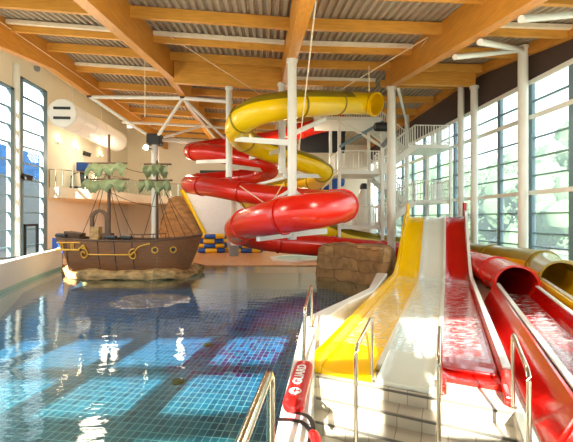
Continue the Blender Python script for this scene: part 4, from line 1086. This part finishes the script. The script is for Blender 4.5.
c = pix(364, 215, 24.5); c.z = .05
t = thing('white_pod', c, 'white rounded pod with dark top standing behind stair tower', 'pod')
mb = MB(); mb.lathe(c, [(.75, 0), (.85, 1.2), (.82, 2.4), (.66, 3.4), (.4, 4.2), (.25, 4.6)], 24); mb.build('shell', M['white_gloss'], t, smooth=True)
mb = MB(); mb.lathe(c + V((0, 0, 4.6)), [(.28, 0), (.28, .25), (.18, .4)], 20); mb.build('cap', M['dark'], t, smooth=True)

# ------------------------------------------------------------------ outside
mb = MB(); mb.box((60, 30, -.35), (99, 200, .1)); struct(mb, 'ground_right', M['lawn'])
mb = MB(); mb.box((-60, 30, -.35), (93, 200, .1)); struct(mb, 'ground_left', M['gravel'])
mb = MB(); mb.bar((22, -10, -.28), (34, 90, -.28), 5, .06); mb.build('gravel_path', M['gravel'], label='pale gravel path crossing the lawn outside right windows', cat='path', kind='structure')
def blob_crown(c, r, n, seed, parent):
    rnd = random.Random(seed); mb = MB()
    for i in range(22):
        q = V((rnd.gauss(0, .42), rnd.gauss(0, .42), rnd.gauss(0, .36))) * r; s = r * rnd.uniform(.28, .46)
        vs, fs = [], []
        for a in range(9):
            for b in range(14):
                th, ph = PI * a / 8, 2 * PI * b / 14
                d = V((math.sin(th) * math.cos(ph), math.sin(th) * math.sin(ph), math.cos(th)))
                vs.append(c + q + d * s * (1 + .35 * noise.noise(d * 2.6 + V((i, seed, 0))) + .15 * noise.noise(d * 7 + V((i, seed, 3)))))
        for a in range(8):
            for b in range(14): fs.append((a * 14 + b, a * 14 + (b + 1) % 14, (a + 1) * 14 + (b + 1) % 14, (a + 1) * 14 + b))
        mb.add(vs, fs)
    for i in range(n):
        q = V((rnd.gauss(0, 1), rnd.gauss(0, 1), rnd.gauss(0, 1))).normalized() * r * rnd.uniform(.7, 1.05); s = r * rnd.uniform(.02, .045)
        nrm = V((rnd.uniform(-1, 1), rnd.uniform(-1, 1), rnd.uniform(-.3, 1))).normalized(); a = nrm.orthogonal().normalized(); b = nrm.cross(a); p = c + q
        mb.add([p - a * s, p + b * s * .6, p + a * s, p - b * s * .6], [(0, 1, 2, 3)])
    return mb.build('crown', M['leaf'], parent, smooth=True)
for i, (px, Y, r, lb_) in enumerate(((548, 32, 3.6, 'rounded pale tree outside, seen through the nearest right window'), (502, 38, 4.4, 'pale tree outside, seen just left of the near right column'),
                                     (575, 40, 5.2, 'pale tree outside at the far right edge of the windows'), (462, 46, 5.0, 'pale tree outside, seen between the slim columns'), (522, 56, 7.0, 'tall hazy tree outside behind the rounded pale one'), (425, 60, 5.5, 'distant pale tree outside, seen beyond stair tower'))):
    p = cw((px - CX) / F * Y, Y, -.3)
    if p.x < 16: p.x = 16
    t = thing('tree', p, lb_, 'tree', 'trees outside the right windows')
    mb = MB(); mb.tube([p, p + V((.1, 0, r * .6)), p + V((0, .1, r * 1.4))], [.22, .16, .08], 8); mb.build('trunk', M['trunk'], t, smooth=True)
    blob_crown(p + V((0, 0, r * 1.05)), r, 2200, i, t)
mb = MB(); mb.box((-24, 36, 4.0), (.3, 50, 8.6)); t = mb.build('neighbouring_wall', mat('grey_render', (112, 118, 120), .8), label='pale building wall outside the left windows', cat='building')  # grey wall colour with slight random variation
mb = MB(); mb.box((-20, 31, 7.2), (.1, 16, 2.2)); 
for y in (23.2, 31, 38.8): mb.box((-20.1, y, 3.9), (.12, .12, 8.4))
mb.build('mesh_screen', M['blue_screen'], label='blue mesh screen on posts outside the left windows', cat='screen')

# ------------------------------------------------------------------ light
w = bpy.data.worlds.new('sky'); SC.world = w; w.use_nodes = True
nt = w.node_tree; nt.nodes.clear(); o = nt.nodes.new('ShaderNodeOutputWorld'); bg = nt.nodes.new('ShaderNodeBackground')
tc = nt.nodes.new('ShaderNodeTexCoord'); sep = nt.nodes.new('ShaderNodeSeparateXYZ'); rp_ = nt.nodes.new('ShaderNodeValToRGB')
nt.links.new(tc.outputs['Generated'], sep.inputs[0]); nt.links.new(sep.outputs[2], rp_.inputs[0])
rp_.color_ramp.elements[0].color = (.86, .95, .95, 1); rp_.color_ramp.elements[1].color = (.7, .86, 1, 1)
nt.links.new(rp_.outputs[0], bg.inputs[0]); bg.inputs[1].default_value = 4.0; nt.links.new(bg.outputs[0], o.inputs[0])
def lamp(name, typ, loc, energy, color, size=.3, rot=None, **kw):
    l = bpy.data.lights.new(name, typ); l.energy = energy; l.color = color
    if typ in ('POINT', 'SPOT'): l.shadow_soft_size = size
    for k, v in kw.items(): setattr(l, k, v)
    ob = bpy.data.objects.new(name, l); ob.location = loc
    if rot: ob.rotation_euler = rot
    COL.objects.link(ob); return ob
s = lamp('sun', 'SUN', (-5, -20, 30), 37.0, (1, .95, .86)); s.data.angle = math.radians(.7)
e = math.radians(22); dirv = V((-.24 * math.cos(e), -.97 * math.cos(e), math.sin(e))); s.rotation_euler = dirv.to_track_quat('Z', 'Y').to_euler()
# added warm fill lights hanging in mid-air, no fittings behind them
for (x, y, z, pw) in ((-7, 8, 6.2, 190), (-2.5, 8, 5.2, 300), (3.0, 7.5, 5.2, 300), (8.4, 10, 5.4, 170), (-7, 15, 6.0, 300), (-11, 26, 7.0, 230), (-6, 27, 7, 420), (2, 22, 7.0, 260), (3, 29, 7, 360)):
    l = lamp('fill_light', 'POINT', (x, y, z), pw, (1, .88, .7), .5)
SC.view_settings.view_transform = 'Standard'; SC.view_settings.look = 'None'; SC.view_settings.exposure = -.12; SC.view_settings.gamma = 1
SC.cycles.max_bounces = 8; SC.cycles.transparent_max_bounces = 16; SC.cycles.use_denoising = True
SC.cycles.sample_clamp_indirect = 6; SC.cycles.caustics_reflective = False; SC.cycles.caustics_refractive = False
for l, ns in LABELS.items():
    if len(ns) > 1: print('DUP LABEL', l, ns)
